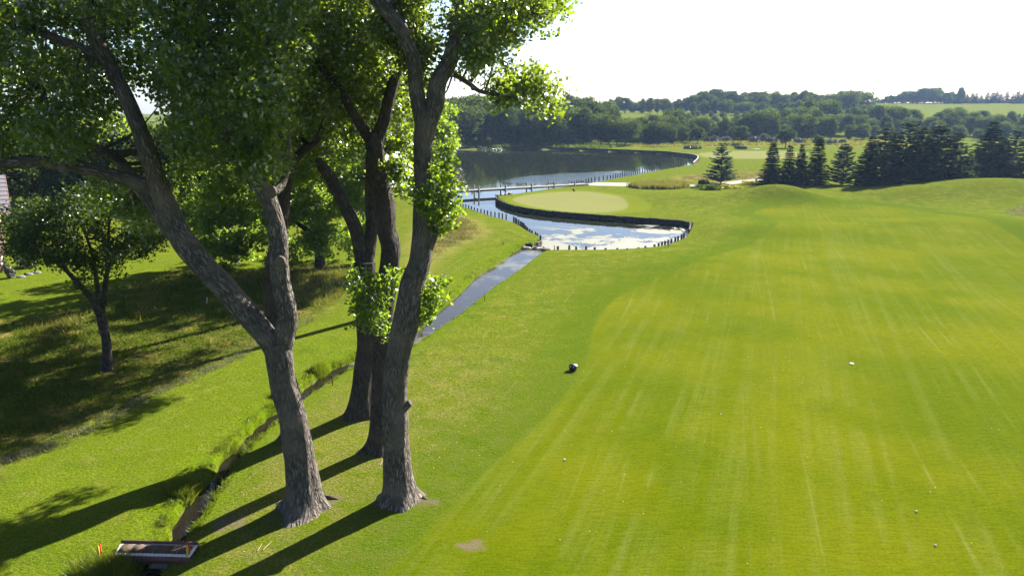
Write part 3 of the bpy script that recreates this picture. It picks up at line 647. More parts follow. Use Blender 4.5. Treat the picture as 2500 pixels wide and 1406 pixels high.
sprig('D', tD, bD, [(880, 690, 32.9, 34, 300), (910, 730, 32.7, 40, 420), (935, 700, 32.9, 30, 280), (900, 770, 32.8, 34, 340), (930, 790, 32.8, 28, 240), (868, 725, 33, 22, 130), (955, 680, 32.9, 22, 170), (875, 765, 33, 16, 60), (968, 665, 33, 16, 90)])

sprig('A', tA, bA, [(590, 95, 26.5, 34, 240), (622, 140, 26.5, 30, 220), (645, 235, 26, 30, 220), (652, 320, 25.5, 28, 240), (628, 392, 25.5, 28, 260), (596, 368, 25.5, 24, 160), (672, 190, 26.5, 26, 160), (470, 60, 26, 24, 120), (520, 300, 25, 26, 120), (560, 230, 25, 26, 130)])
# surface roots
def roots(parent, base, Y0, items):
    for px0, py0, px1, py1, r in items:
        a = G(px0, py0, .1); a[2] = .16; b = G(px1, py1, .0); b = b + (b - a) * np.array([.1, .1, 0]); b[2] = -.07; m = (a + b) / 2; m[2] = .05; S = spline([a, m, b], 5)
        mb = MB(); mb.tube(S - base, np.linspace(r * 1.35, r * .6, len(S)), 9, True, barkfn(px0, .1)); mb.build('root', M['bark'], parent, True)
roots(tA, bA, YA, [(768, 1206, 826, 1219, .10), (758, 1226, 772, 1244, .09)])
roots(tB, bB, YB, [(1004, 1196, 1046, 1220, .10), (998, 1210, 1012, 1232, .09)])

# ------------------------------------------------------------------ trees of the left bank
def px_tree(name, label, base_px, limbs, clumps, leaf, size, bark='bark_dark', per=260, cat='tree', group=None, leafname='crown', spr=26):
    b = G(*base_px); b[2] = gz(b[0], b[1]); r = root(name, b, label, cat, group); Y = float(b[1]); P = []; segs = []
    for i, pts in enumerate(limbs):
        mb, S = limb_px([(p[0], p[1], Y + (p[3] if len(p) > 3 else 0), p[2]) for p in pts], b, 14, seed=int(base_px[0]) + i, per=6, flare=.35 if i == 0 else 0); segs.append(S)
        mb.build('trunk' if i == 0 else 'branch', M[bark], r, True)
    for px, py, dy, rp, n in clumps:
        c, R = px_clump(px, py, Y + dy, rp); P.append(spray_clump(c, (R, R, R * .75), n, spr, .3))
    P = np.concatenate(P); P = P[P[:, 2] > b[2] + .5]
    obj(leafname, leaf_mesh(leafname, P - b, size, M[leaf], up=.3), r); return r
cl = []
for _ in range(105):
    a = rng.uniform(0, 6.28); q = math.sqrt(rng.uniform(0, 1)); px = 215 + 190 * q * math.cos(a); py = 560 + 88 * q * math.sin(a)
    cl.append((px, py, rng.uniform(-3.5, 3.5), rng.uniform(20, 38) * (1.0 if rng.random() < .7 else .6), 240))
cl += [(px, py, rng.uniform(-2, 3), 24, 150) for px, py in zip(rng.uniform(20, 110, 16), rng.uniform(480, 630, 16))]
cl += [(px, py, rng.uniform(-1, 1), 20, 110) for px, py in ((215, 690), (235, 720), (250, 680), (200, 660), (270, 660), (225, 745), (262, 735), (190, 690), (285, 700))]
px_tree('broadleaf_tree', 'low spreading broadleaf tree with a bare leaning stem on the shaded left bank', (260, 905),
        [[(260, 910, 30), (262, 880, 23), (259, 830, 21), (250, 785, 22), (246, 765, 20)], [(246, 775, 18), (225, 730, 15, -.5), (190, 690, 12, -1), (150, 650, 9, -1.5), (90, 610, 6, -2)], [(247, 775, 17), (255, 710, 13, .5), (265, 650, 11, .5), (285, 610, 9, 1), (320, 580, 6, 1)],
         [(246, 780, 14), (238, 700, 11, 1), (225, 620, 8, 1.5), (200, 550, 5, 2)], [(262, 660, 9, .4), (262, 600, 7, 0), (268, 520, 5, 0)]], cl, 'leaf_shaded', .15)
cl = []
for _ in range(200):
    px = rng.uniform(490, 905); t = (px - 690) / 200; top = 170 + 90 * t * t; bot = 655 - 60 * t * t * (1 if t < 0 else .5)
    cl.append((px, rng.uniform(top, bot) if rng.random() < .6 else rng.uniform(400, bot), rng.uniform(-6, 6), rng.uniform(22, 36), 330))
px_tree('broadleaf_tree', 'broad leafy tree with branches to the grass, behind the cottonwood trunks', (785, 655),
        [[(785, 665, 30), (782, 640, 24), (775, 560, 22), (760, 470, 18), (740, 380, 12), (735, 300, 6)], [(777, 580, 14), (700, 530, 10, -1), (610, 500, 7, -2), (540, 490, 4, -2)], [(775, 570, 13), (820, 500, 10, 1), (860, 440, 6, 2)]], cl, 'leaf_sprig', .3, per=300)
cl = []
for _ in range(105):
    a = rng.uniform(0, 6.28); q = math.sqrt(rng.uniform(0, 1)); px = 1012 + 100 * q * math.cos(a); py = 335 + 130 * q * math.sin(a)
    cl.append((px, py, rng.uniform(-4.5, 4.5), rng.uniform(15, 26), 250))
cl += [(px, py, rng.uniform(-1, 1), 15, 110) for px, py in ((1075, 455), (1090, 425), (1100, 390), (1060, 480), (980, 480), (960, 450))]
px_tree('lakeside_tree', 'bright green tree on the lake bank right behind the tallest trunk', (1012, 652), [[(1012, 658, 24), (1014, 600, 18), (1016, 500, 15), (1018, 350, 9)]], cl, 'leaf_sprig', .24, spr=30)
for (bx, by, x0, x1, y0, y1, n, lab) in ((898, 778, 770, 1010, 60, 400, 120, 'tall leafy cottonwood whose stem hides behind the dark forked trunk'), (664, 772, 440, 800, 120, 440, 175, 'tall leafy cottonwood whose stem hides behind the double-stemmed trunk')):
    cl = [(px, py, rng.uniform(-5.5, 5.5), rng.uniform(24, 36), 300) for px, py in zip(rng.uniform(x0, x1, n), rng.uniform(y0, y1, n))]
    cl += [(px, py, rng.uniform(-5, 5), rng.uniform(22, 30), 260) for px, py in zip(rng.uniform(430, 640, 30), rng.uniform(330, 500, 30))] if bx < 700 else []
    px_tree('cottonwood_tree', lab, (bx, by), [[(bx, by + 6, 30), (bx, by - 40, 24), (bx + 4, by - 200, 20), (bx, by - 360, 16), (bx - 6, by - 560, 8)]], cl, 'leaf_mid', .2, per=300)
cl = [(px, py, rng.uniform(-2, 2), rng.uniform(9, 14), 110) for px, py in zip(rng.uniform(1085, 1135, 14), rng.uniform(415, 480, 14))]
px_tree('waterside_shrub', 'pale grey-green shrub overhanging the water at the left end of the boardwalk', (1098, 490), [[(1098, 494, 5), (1100, 460, 3), (1105, 430, 1.5)]], cl, 'shrub_grey', .22, cat='shrub')

# ------------------------------------------------------------------ prototype trees for woods
def deciduous(h, w, nl, nq, seed, leaf=.55, trunk_h=.22, shape='round', low=.14):
    """returns (trunk mesh, crown mesh): lobes of leaf-sized faces round an uneven crown"""
    r = random.Random(seed); P = []; O = []; rn = []
    cz = h * (low + 1) / 2; hz = h * (1 - low) / 2
    for i in range(nl):
        while True:
            d = np.array([r.gauss(0, 1), r.gauss(0, 1), r.gauss(0, 1)]); d /= np.linalg.norm(d); q = r.uniform(.45, .88)
            z = cz + d[2] * hz * q; t = (z / h - low) / (1 - low)
            wid = {'round': 1.0, 'tall': .8, 'spread': 1.0 + .25 * (t - .4)}[shape]
            if z > h * low: break
        c = np.array([d[0] * w / 2 * q * wid, d[1] * w / 2 * q * wid, z]); R = w * r.uniform(.13, .23) * (1.1 - .3 * abs(t - .5))
        n = int(1.45 * nq / nl); dd = rng.normal(size=(n, 3)); dd[:, 2] += .15; dd /= np.linalg.norm(dd, axis=1, keepdims=True)
        rad = (rng.uniform(.5, 1.0, (n, 1)) + .25 * rng.uniform(0, 1, (n, 1)) ** 3) * np.array([1, 1, .8]); P.append(c + dd * R * rad); O.append(dd); rn.append(np.clip(rng.normal(.5, .2, n) + r.uniform(-.3, .3), 0, 1))
    P = np.concatenate(P); O = np.concatenate(O)
    cm = leaf_mesh('crown', P, leaf, M['leaf_far'], np.concatenate(rn), up=.3, outward=O, ow=1.5)
    mb = MB(); S = spline([(0, 0, -.3), (.1, 0, h * .2), (-.1, .1, h * .45), (0, 0, h * .75)], 4); mb.tube(S, np.linspace(w * .035, w * .008, len(S)), 7, False)
    for i in range(5):
        a = r.uniform(0, 6.28); z = h * r.uniform(.22, .45); e = np.array([math.cos(a) * w * .33, math.sin(a) * w * .33, z + h * .25]); mb.tube(spline([(0, 0, z), e * .5 + np.array([0, 0, z * .45]), e], 3), np.linspace(w * .014, w * .004, 7), 5, False)
    return mb.mesh('trunk', M['bark_thin'], True), cm
def conifer(h, w, seed, kind='spruce'):
    r = random.Random(seed); P = []; Vs = []; nq = 0; mb = MB(); mb.tube([(0, 0, -.3), (0, 0, h * .5), (0, 0, h * .98)], [h * .016, h * .01, h * .002], 7, False)
    lv = int(h * (2.6 if kind == 'spruce' else 2.1))
    for i in range(lv):
        t = (i + r.random() * .5) / lv; z = h * (.03 + .95 * t)
        if kind == 'spruce': ln = w / 2 * (1 - t) ** .85; nb = int(7 + 5 * (1 - t)); droop = -.28
        else: ln = w / 2 * min(1, (1 - t) ** .62 * 1.08) * r.uniform(.7, 1.1); nb = int(5 + 5 * (1 - t)); droop = r.uniform(-.05, .2)
        for b in range(nb):
            a = 6.283 * (b + r.random()) / nb; L = ln * r.uniform(.6, 1.2) + .25; z = h * (.03 + .95 * t) + r.uniform(-.55, .55) * h / lv * (1 - t); d = np.array([math.cos(a), math.sin(a), 0])
            m = max(2, int(L / .34)); sd = np.array([-d[1], d[0], 0])
            if L > 1.2: mb.tube([(0, 0, z), d * L * .55 + [0, 0, z + droop * L * .5]], [.05, .02], 4, False)
            for j in range(m):
                u = (j + .6) / m
                if kind == 'pine' and u < .3 and L > 1.5: continue
                c = d * L * u + np.array([0, 0, z + droop * L * u + (.25 * L * u * u if kind == 'spruce' else .12 * L * u * u)])
                for q in range(2 if kind == 'spruce' else 3):
                    s = (.85 if kind == 'spruce' else .8) * r.uniform(.7, 1.25)
                    dr = d * r.uniform(.5, 1) + sd * r.uniform(-1, 1) * .8 + np.array([0, 0, r.uniform(-.35, .1) if kind == 'spruce' else r.uniform(-.15, .55)])
                    dr /= np.linalg.norm(dr); wv = np.cross(dr, [r.gauss(0, .4), r.gauss(0, .4), 1]); wv /= np.linalg.norm(wv)
                    e = c + sd * r.uniform(-.2, .2)
                    Vs.append([e - dr * s * .3, e + wv * s * .36, e + dr * s * .75, e - wv * s * .36])
    V = np.array(Vs).reshape(-1, 3); q = np.arange(len(V)).reshape(-1, 4)
    cm = mesh('crown', V, q, None, M['needle'] if kind == 'spruce' else M['needle_pine'], False, {'rnd': ('FACE', rng.uniform(0, 1, len(q)))})
    return mb.mesh('trunk', M['bark_thin'], True), cm
PROT = [deciduous(16, 13, 46, 8200, 1, low=.02), deciduous(18, 12, 46, 8200, 2, shape='tall', low=.05), deciduous(15, 15, 52, 9000, 3, shape='spread', low=.02), deciduous(17, 14, 44, 8200, 4, low=.03), deciduous(14, 11, 40, 7000, 5, low=.02), deciduous(19, 14, 54, 9000, 6, shape='tall', low=.03)]
PH = [16, 18, 15, 17, 14, 19]
ROUND = [deciduous(9, 7.6, 34, 6500, 11, .42, low=.25), deciduous(9, 7, 30, 6000, 12, .42, low=.25)]
SPR = [conifer(11, 6.0, 21), conifer(11, 5.2, 22), conifer(11, 6.6, 23)]
PIN = [conifer(12, 8.5, 31, 'pine'), conifer(12, 9.5, 32, 'pine'), conifer(10, 8.0, 33, 'pine')]
LONE = conifer(10, 8.6, 35, 'pine'); LONE[1].materials[0] = M['needle_light']
def put_tree(name, proto, x, y, scale, label, cat, group=None, sx=1.0, z=None, parts=True, rz=None):
    z = gz(x, y) if z is None else z
    r = root(name, (x, y, z - .05), label, cat, group, rng.uniform(0, 6.28) if rz is None else rz); r.scale = (scale * sx, scale * sx * rng.uniform(.9, 1.1), scale); r.rotation_euler = (rng.normal() * .025, rng.normal() * .025, r.rotation_euler[2])
    obj('trunk', proto[0], r); obj('crown', proto[1], r); return r
tops = np.array([(1000, 225), (1080, 226), (1150, 215), (1250, 226), (1330, 236), (1390, 223), (1430, 222), (1480, 250), (1530, 264), (1600, 258), (1640, 262), (1700, 278), (1750, 286), (1800, 278), (1850, 264), (1900, 251), (1950, 241), (2000, 244), (2050, 249), (2100, 250), (2150, 258), (2200, 264), (2260, 267), (2300, 260), (2350, 258), (2420, 262), (2500, 266), (2700, 262)], float)
def top_at(px): return float(np.interp(px, tops[:, 0], tops[:, 1]))
LM = [(1090, 'by the left end of the far shore'), (1165, 'behind the pale boulders'), (1225, 'above the middle of the boardwalk'), (1290, 'under the hanging cottonwood branch'), (1340, 'just right of the hanging branch'), (1385, 'behind the pale waterline bush'), (1440, 'above the flag on the green'), (1500, 'above the right side of the green'), (1560, 'above the long far timber wall'), (1606, 'above the native grass mound'), (1655, 'left of the round dark tree'), (1703, 'behind the lake-end round tree'), (1755, 'left of the top of the lone pine'), (1808, 'behind the second round tree'), (1855, 'left of the leftmost spruce'), (1893, 'above the leftmost spruce'), (1930, 'above the slim second spruce'), (1967, 'above the fork-topped spruce'), (2003, 'above the pointed spruce'), (2040, 'left of the short bushy pine'), (2072, 'above the short bushy pine'), (2120, 'above the left edge of the tall pines'), (2165, 'above the tall open-branched pine'), (2215, 'above the tallest pine'), (2255, 'above the broad middle pine'), (2300, 'above the dark dense pine'), (2345, 'above the last pine of the group'), (2390, 'above the gap in the conifer row'), (2425, 'above the big spruce near the right edge'), (2480, 'at the right edge'), (2560, 'past the right edge')]
KW = ['rounded', 'narrow', 'spreading', 'full', 'small', 'towering']
def where(px): return min(LM, key=lambda t: abs(t[0] - px))[1]
def wood(px0, px1, step, by, lower, label, group, jitter=12, kinds=range(6), name='woodland_tree', Yadd=0):
    px = px0
    while px < px1:
        b = G(px + rng.uniform(-jitter, jitter) * .6, by + rng.uniform(-1.2, 1.2)); b[1] += Yadd + rng.uniform(-4, 4); b[0] *= (b[1] / (b[1] - Yadd)) if Yadd else 1
        zb = gz(b[0], b[1]); k = int(rng.choice(list(kinds))); pxx = 1250 + FPX * b[0] / (b[1] * cP + (CAM_H - zb) * sP)
        zt = at(pxx, top_at(pxx) + lower * min(1, (350 - top_at(pxx)) / 105) + rng.uniform(-7, 17), b[1])[2]; h = max(5, zt - zb)
        put_tree(name, PROT[k], b[0], b[1], h / PH[k], KW[k] + ' ' + label + ' ' + where(pxx), 'tree', group, rng.uniform(.85, 1.2), zb); px += step * rng.uniform(.8, 1.25)
gL = 'trees of the wood along the far lake shore'
wood(1000, 1670, 22, 354, 36, 'front lakeside tree', gL + ', front row')
wood(1000, 1690, 26, 350, 12, 'middle lakeside tree', gL + ', middle rows', Yadd=14)
wood(1000, 1500, 30, 348, 0, 'back lakeside treetop', gL + ', back rows', Yadd=32)
gR = 'trees of the wood behind the conifers'
wood(1690, 2700, 30, 346, 42, 'tree at the foot of the wood', gR + ', front row', Yadd=14)
wood(1700, 2700, 28, 344, 22, 'tree halfway up the wood', gR + ', middle rows', Yadd=38)
wood(1840, 2700, 30, 343, 2, 'tree crowning the wood', gR + ', back rows', Yadd=66)
wood(1630, 1870, 22, 346, 6, 'tree at the gap in the wood', 'trees at the gap of the wood', Yadd=24)
wood(1630, 1960, 24, 343, 24, 'tree in the hollow behind the wood', 'trees in the hollow before the ridge', Yadd=75)
wood(1640, 2060, 24, 342, 4, 'lower ridge tree', 'trees on the slope below the far ridge', Yadd=105)
wood(1630, 2200, 26, 341, 8, 'upper ridge tree', 'trees on the upper slope below the far ridge', Yadd=150)
# far ridge and hilltop
def ridge(px0, px1, step, Y, tp, label, group, kinds=range(6), protos=None, hs=None, name='ridge_tree', jit=10, w=(1.0, 1.4)):
    px = px0; protos = protos or PROT; hs = hs or PH
    while px < px1:
        y = Y + rng.uniform(-jit, jit); x = at(px, 260, y)[0]; zb = gz(x, y); k = int(rng.choice(list(kinds)))
        zt = at(px, np.interp(px, [t[0] for t in tp], [t[1] for t in tp]) + rng.uniform(-3, 8), y)[2]
        put_tree(name, protos[k], x, y, max(4, zt - zb) / hs[k], label + ' ' + where(px), 'tree', group, rng.uniform(*w), zb - (.9 if Y > 700 else 0)); px += step * rng.uniform(.75, 1.3)
rt = [(1440, 250), (1480, 240), (1510, 232), (1550, 243), (1600, 238), (1650, 243), (1690, 228), (1730, 216), (1760, 214), (1800, 222), (1850, 222), (1880, 224), (1920, 220), (1950, 218), (1975, 222), (2000, 236), (2040, 222), (2070, 216), (2095, 222), (2115, 235)]
ridge(1440, 2115, 17, 600, rt, 'hazy tree on the far ridge', 'trees on the far ridge', jit=14)
ridge(1640, 1990, 22, 560, [(a, b + 24) for a, b in rt], 'hazy tree on the far ridge slope', 'trees on the front slope of the far ridge', jit=10)
rt2 = [(2120, 240), (2160, 231), (2200, 221), (2240, 213), (2290, 212), (2320, 223), (2400, 222), (2450, 218), (2500, 220), (2700, 216)]
ridge(2130, 2330, 9, 800, rt2, 'small dark tree on the hilltop skyline', 'trees on the hilltop skyline', jit=10)
ridge(2325, 2700, 11, 800, rt2, 'small dark conifer on the hilltop skyline', 'conifers on the hilltop skyline', range(3), SPR, [11] * 3, jit=10, w=(1.2, 1.7))
put_tree('ridge_tree', PROT[5], at(2345, 250, 790)[0], 790, (at(2345, 211, 790)[2] - gz(at(2345, 250, 790)[0], 790)) / 19, 'tall lone tree sticking up above the hilltop skyline', 'tree', None, .75)

# round young trees on the course
for (px, by, tp, k, lab) in [(1703, 353, 308, 0, 'round dark tree by the right end of the lake'), (1808, 354, 307, 1, 'round tree beyond the lone pine, just right of its top'), (1917, 362, 312, 0, 'round bright tree just above the leftmost dark spruce'), (1998, 366, 330, 1, 'smaller round bright tree between the spruces and the wood')]:
    b = G(px, by); zt = at(px, tp, b[1])[2]; put_tree('round_tree', ROUND[k], b[0], b[1], (zt - gz(b[0], b[1])) / 9, lab, 'tree', None, 1.0)
# conifer row: px, base py, top py, prototype list, index, width, label
crow = [(1770, 452, 347, PIN, 2, .86, 'lone pale-green pine standing clear of the conifer row'),
        (1893, 457, 343, SPR, 0, .95, 'dark spruce at the left end of the conifer row'), (1935, 457, 352, SPR, 1, .9, 'slim dark spruce, second from the left end of the row'), (1965, 456, 348, SPR, 2, .78, 'dark spruce with a forked top, third in the row'),
        (2003, 458, 335, SPR, 1, 1.0, 'pointed spruce standing before the small round bright tree'), (2072, 457, 347, PIN, 2, .8, 'short bushy pine in the gap between spruces and tall pines'),
        (2128, 465, 328, SPR, 2, .9, 'dark spruce at the left edge of the tall pines'), (2165, 465, 307, PIN, 0, .78, 'tall open-branched pine with lit layers, left of the pine group'), (2215, 465, 296, PIN, 1, .76, 'tallest pine of the group in the conifer row'),
        (2255, 465, 305, PIN, 0, .8, 'broad pine in the middle of the pine group'), (2300, 465, 300, PIN, 2, .86, 'dark dense pine in the right half of the pine group'), (2345, 465, 318, PIN, 1, .82, 'rounded pine with a lit right flank, last of the group'),
        (2190, 452, 320, SPR, 0, .9, 'dark spruce showing between the tall pines'), (2280, 452, 315, SPR, 1, 1.0, 'dark spruce behind the broad middle pine'),
        (2425, 440, 290, SPR, 2, 1.15, 'big dark spruce beyond the grassy gap, left one of the right edge'), (2490, 440, 315, PIN, 1, .9, 'dark pine at the very right edge'), (2462, 438, 330, SPR, 1, 1.2, 'short dark spruce between the two big ones at the right edge'), (2560, 440, 300, SPR, 0, 1.1, 'dark spruce beyond the right edge pine')]
for px, by, tp, pl, k, w, lab in crow:
    b = G(px, by); b[1] *= 1.02; zb = gz(b[0], b[1]); zt = at(px, tp, b[1])[2]; hh = {0: (11, 12), 1: (11, 12), 2: (11, 10)}[k][1 if pl is PIN else 0]
    put_tree('spruce_tree' if pl is SPR else 'pine_tree', LONE if lab.startswith('lone') else pl[k], b[0], b[1], (zt - zb) / hh, lab, 'conifer', None, w * (1.22 if pl is PIN and px > 1800 else 1.08), zb)
# trees behind the left bank
for px, by, tp, k, w, lab in [(40, 520, 330, 0, .95, 'pale sunlit tree behind the house'), (170, 540, 300, 1, .9, 'tree behind the low spreading tree'), (300, 525, 260, 3, .9, 'tall tree seen through the leaning limbs'), (470, 545, 415, 4, .5, 'narrow yellow-green young tree on the lawn'), (600, 500, 240, 5, .9, 'tall dark tree at the back of the lawn'),
                              (730, 480, 230, 2, .9, 'spreading tree near the lake behind the trunks'), (850, 500, 250, 0, .8, 'leafy tree between the two groups of trunks'), (950, 495, 270, 3, .75, 'leafy tree filling the gap beside the tallest trunk'), (-120, 560, 250, 2, .9, 'broad tree at the left edge beyond the house'), (420, 480, 300, 1, .8, 'background tree over the bright lawn'), (110, 500, 290, 4, 1.1, 'dark tree between the house and the low spreading tree'), (235, 500, 280, 5, 1.0, 'tall narrow tree behind the low spreading tree'), (350, 505, 300, 2, 1.0, 'wide tree behind the pale horizontal limb'), (520, 500, 250, 3, 1.0, 'full tree just right of the leaning limb'), (655, 515, 300, 4, 1.1, 'small tree behind the double-stemmed trunk'), (800, 490, 260, 3, 1.0, 'full tree left of the dark forked trunk'), (-10, 500, 280, 1, 1.0, 'tall tree behind the house roof'), (560, 560, 400, 4, .9, 'low bushy tree at the edge of the lawn')]:
    b = G(px, by); zb = gz(b[0], b[1]); zt = at(px, tp, b[1])[2]; put_tree('broadleaf_tree', PROT[k], b[0], b[1], (zt - zb) / PH[k], lab, 'tree', None, w, zb)

# ------------------------------------------------------------------ shrubs and tall grass
def shrub(name, label, cat, px, py, wpx, hpx, mat, n=500, leaf=.2, group=None, Y=None):
    b = G(px, py); b[2] = gz(b[0], b[1]); m = mpp(b[1]); w, h = wpx * m / 2, hpx * m
    r = root(name, b, label, cat, group); P = []
    for i in range(9):
        c = np.array([rng.uniform(-.7, .7) * w, rng.uniform(-.5, .5) * w, h * rng.uniform(.3, .65)]); P.append(c + ball(n // 9, .5) * np.array([w * .42, w * .4, h * .38]))
    P = np.concatenate(P); P = P[P[:, 2] > 0]; obj('foliage', leaf_mesh('foliage', P, leaf, M[mat], up=.4), r)
    mb = MB()
    for i in range(5): mb.tube([(0, 0, -.1), (rng.uniform(-.5, .5) * w, rng.uniform(-.4, .4) * w, h * .6)], [.03, .01], 4, False)
    mb.build('stem', M['bark_thin'], r); return r
for i, (px, py, w, h) in enumerate([(1745, 349, 26, 16), (1775, 347, 22, 14), (1840, 350, 26, 18), (1862, 348, 20, 22), (1890, 349, 18, 14), (1880, 350, 22, 16), (1950, 352, 30, 16), (2030, 354, 26, 14), (2055, 352, 20, 12), (1725, 348, 14, 14), (1600, 356, 14, 8)]):
    shrub('wood_edge_shrub', f'pale {["low", "rounded", "upright", "wide", "ragged", "small"][i % 6]} shrub at the wood edge ' + where(px), 'shrub', px, py, w, h, 'shrub_grey', 500, .7, 'pale shrubs at the wood edge')
shrub('waterside_bush', 'rounded pale bush at the waterline before the far wood', 'bush', 1385, 356, 46, 48, 'shrub', 1400, .6)
shrub('low_shrub', 'dark low shrub patch below the lone pine', 'shrub', 1728, 463, 60, 13, 'blade', 1500, .3)
shrub('low_shrub', 'dark low shrub at the left foot of the lone pine', 'shrub', 1718, 456, 30, 20, 'shrub', 700, .3)
shrub('flowering_shrub', 'yellow-flowering plants below the lone pine', 'flowers', 1788, 460, 56, 9, 'flower_yellow', 1000, .22)
shrub('flowering_shrub', 'yellow-green plants between the lone pine and the spruces', 'flowers', 1832, 452, 46, 10, 'flower_yellow', 900, .22)
shrub('reed_clump', 'dark reeds at the lake edge under the round dark tree', 'reeds', 1690, 364, 46, 9, 'shrub', 800, .5)
shrub('reed_clump', 'dark reeds beside the far green under the second round tree', 'reeds', 1812, 364, 36, 8, 'shrub', 700, .5)
shrub('reed_clump', 'grey-green reeds on the far bank at the left of the lake', 'reeds', 1200, 361, 64, 10, 'shrub', 900, .5)
# native grass mound by the path: one thing
b = G(1606, 462); b[2] = gz(b[0], b[1]); r = root('native_grass_mound', b, 'mound of tall tan and yellow native grass beside the cart path', 'grass clump')
pp = closed(PX([(1530, 456), (1560, 449), (1620, 447), (1675, 450), (1682, 458), (1640, 463), (1585, 463)]), 4)
for nm, mt, h, n in (('tan_grass', 'blade_tan', .9, 3800), ('gold_grass', 'blade_gold', 1.0, 4200), ('green_grass', 'blade', .8, 5500)):
    obj(nm, blade_mesh(nm, on_ground(scatter_soft(pp, n, 1.6)) - b, h, .10, M[mt], .22), r)['kind'] = 'stuff'
# uncountable grass
def grass(name, polys, n, h, w, mt, lean=.35):
    P = np.concatenate([on_ground(scatter_soft(p, k)) for p, k in zip(polys, n)]); P = P[P[:, 2] > -.6]
    o = obj(name, blade_mesh(name, P, h, w, M[mt], lean)); o['kind'] = 'stuff'; return o
grass('tan_meadow_grass', [native_polys[0], native_polys[1], native_polys[3]], [9000, 4500, 4000], .4, .03, 'blade_tan', .3)
grass('bunker_lip_grass', [closed(PX([(2442, 522), (2500, 503), (2620, 500), (2620, 548), (2520, 543)]), 3)], [6000], .35, .06, 'blade_pale', .5)
grass('meadow_grass', [native_polys[0], native_polys[1], native_polys[3]], [7000, 3500, 4000], .35, .03, 'blade', .3)
grass('far_meadow_grass', [native_polys[2]], [9000], .9, .3, 'blade_gold', .3)
far_bank = closed(PX([(1060, 360), (1300, 359), (1450, 362), (1520, 360), (1520, 356), (1300, 354), (1060, 355)]), 2)
grass('far_bank_grass', [far_bank], [5000], 1.0, .35, 'blade', .3)
left_tall = [closed(PX(q), 3) for q in ([(300, 745), (330, 700), (390, 690), (420, 715), (400, 760), (330, 790)], [(50, 810), (120, 770), (220, 775), (200, 815), (90, 840)], [(530, 680), (600, 665), (720, 650), (860, 660), (850, 720), (760, 760), (600, 700)])]
grass('tall_bank_grass', left_tall, [2500, 2500, 7000], .55, .03, 'blade_gold', .35)
grass('rough_grass', [wild_poly], [60000], .22, .03, 'blade', .5)
fl = spline(PX([(-200, 1215), (0, 1130), (150, 1077), (330, 987), (480, 917), (620, 852), (760, 780)]), 8); kk = rng.uniform(0, len(fl) - 1.01, 9000); ki = kk.astype(int)
fpts = fl[ki] + (fl[ki + 1] - fl[ki]) * (kk - ki)[:, None] + rng.normal(size=(9000, 2)) * .32; fpts = fpts[rng.uniform(0, 1, 9000) < np.clip(.45 + .7 * wob(fpts[:, 0], fpts[:, 1], 1.3), .05, 1)]
o = obj('fringe_grass', blade_mesh('fringe_grass', on_ground(fpts), .2, .022, M['blade_pale'], .6)); o['kind'] = 'stuff'
# lush grass hanging over the creek and stream banks
def bank_points(L, n, lo, hi, sgn):
    i = rng.uniform(0, len(L) - 1.001, n); k = i.astype(int); f = (i - k)[:, None]; p = L[k] * (1 - f) + L[k + 1] * f; d = L[k + 1] - L[k]
    nn = np.stack([-d[:, 1], d[:, 0]], 1); nn /= (np.linalg.norm(nn, axis=1, keepdims=True) + 1e-9); return p + nn * (sgn * rng.uniform(lo, hi, n))[:, None]
# stream runs from far to near: its left bank lies on the minus side of the direction of travel
bl = bank_points(sL, 15000, .12, .75, -1); br = bank_points(sR, 9000, .2, .6, 1)
P = np.vstack([bl, br]); P = P[rng.uniform(0, 1, len(P)) < np.clip(.25 + 1.1 * wob(P[:, 0], P[:, 1], 1.6), 0.04, 1)]; P = on_ground(P); P = P[P[:, 2] > -.5]; o = obj('bank_grass', blade_mesh('bank_grass', P, .17, .02, M['blade_lush'], .6)); o['kind'] = 'stuff'
for lab, px, py, rr in (('big tuft of long bright grass on the creek bank', 470, 1190, .95), ('mound of bright grass beside the footbridge', 268, 1392, 1.2), ('tuft of grass on the creek bend', 590, 1080, .5), ('tuft of grass above the dark undercut bank', 700, 960, .6), ('bright tuft of grass on the far creek bank', 790, 900, .7)):
    c = G(px, py); c[2] = gz(c[0], c[1]); k = 2600; q = ball(k)[:, :2] * rr * np.array([1.2, .8]); q = q + c[:2]; q = q[np.abs(sdf(stream_poly, q[:, 0], q[:, 1], 3)) > 0]; dsq = sdf(stream_poly, q[:, 0], q[:, 1], 3); q = q[dsq > .02]
    if len(q) < 20: continue
    g = on_ground(q); hgt = .5 * (1 - np.linalg.norm((q - c[:2]) / rr, axis=1) * .5)
    V, t = blades(g - c, .45, .02, .5); o = obj('grass_tuft', mesh('grass_tuft', V, None, t, M['blade_lush'], False, {'rnd': ('FACE', rng.uniform(0, 1, len(t)))}), None, c); tag(o, lab, 'grass tuft')

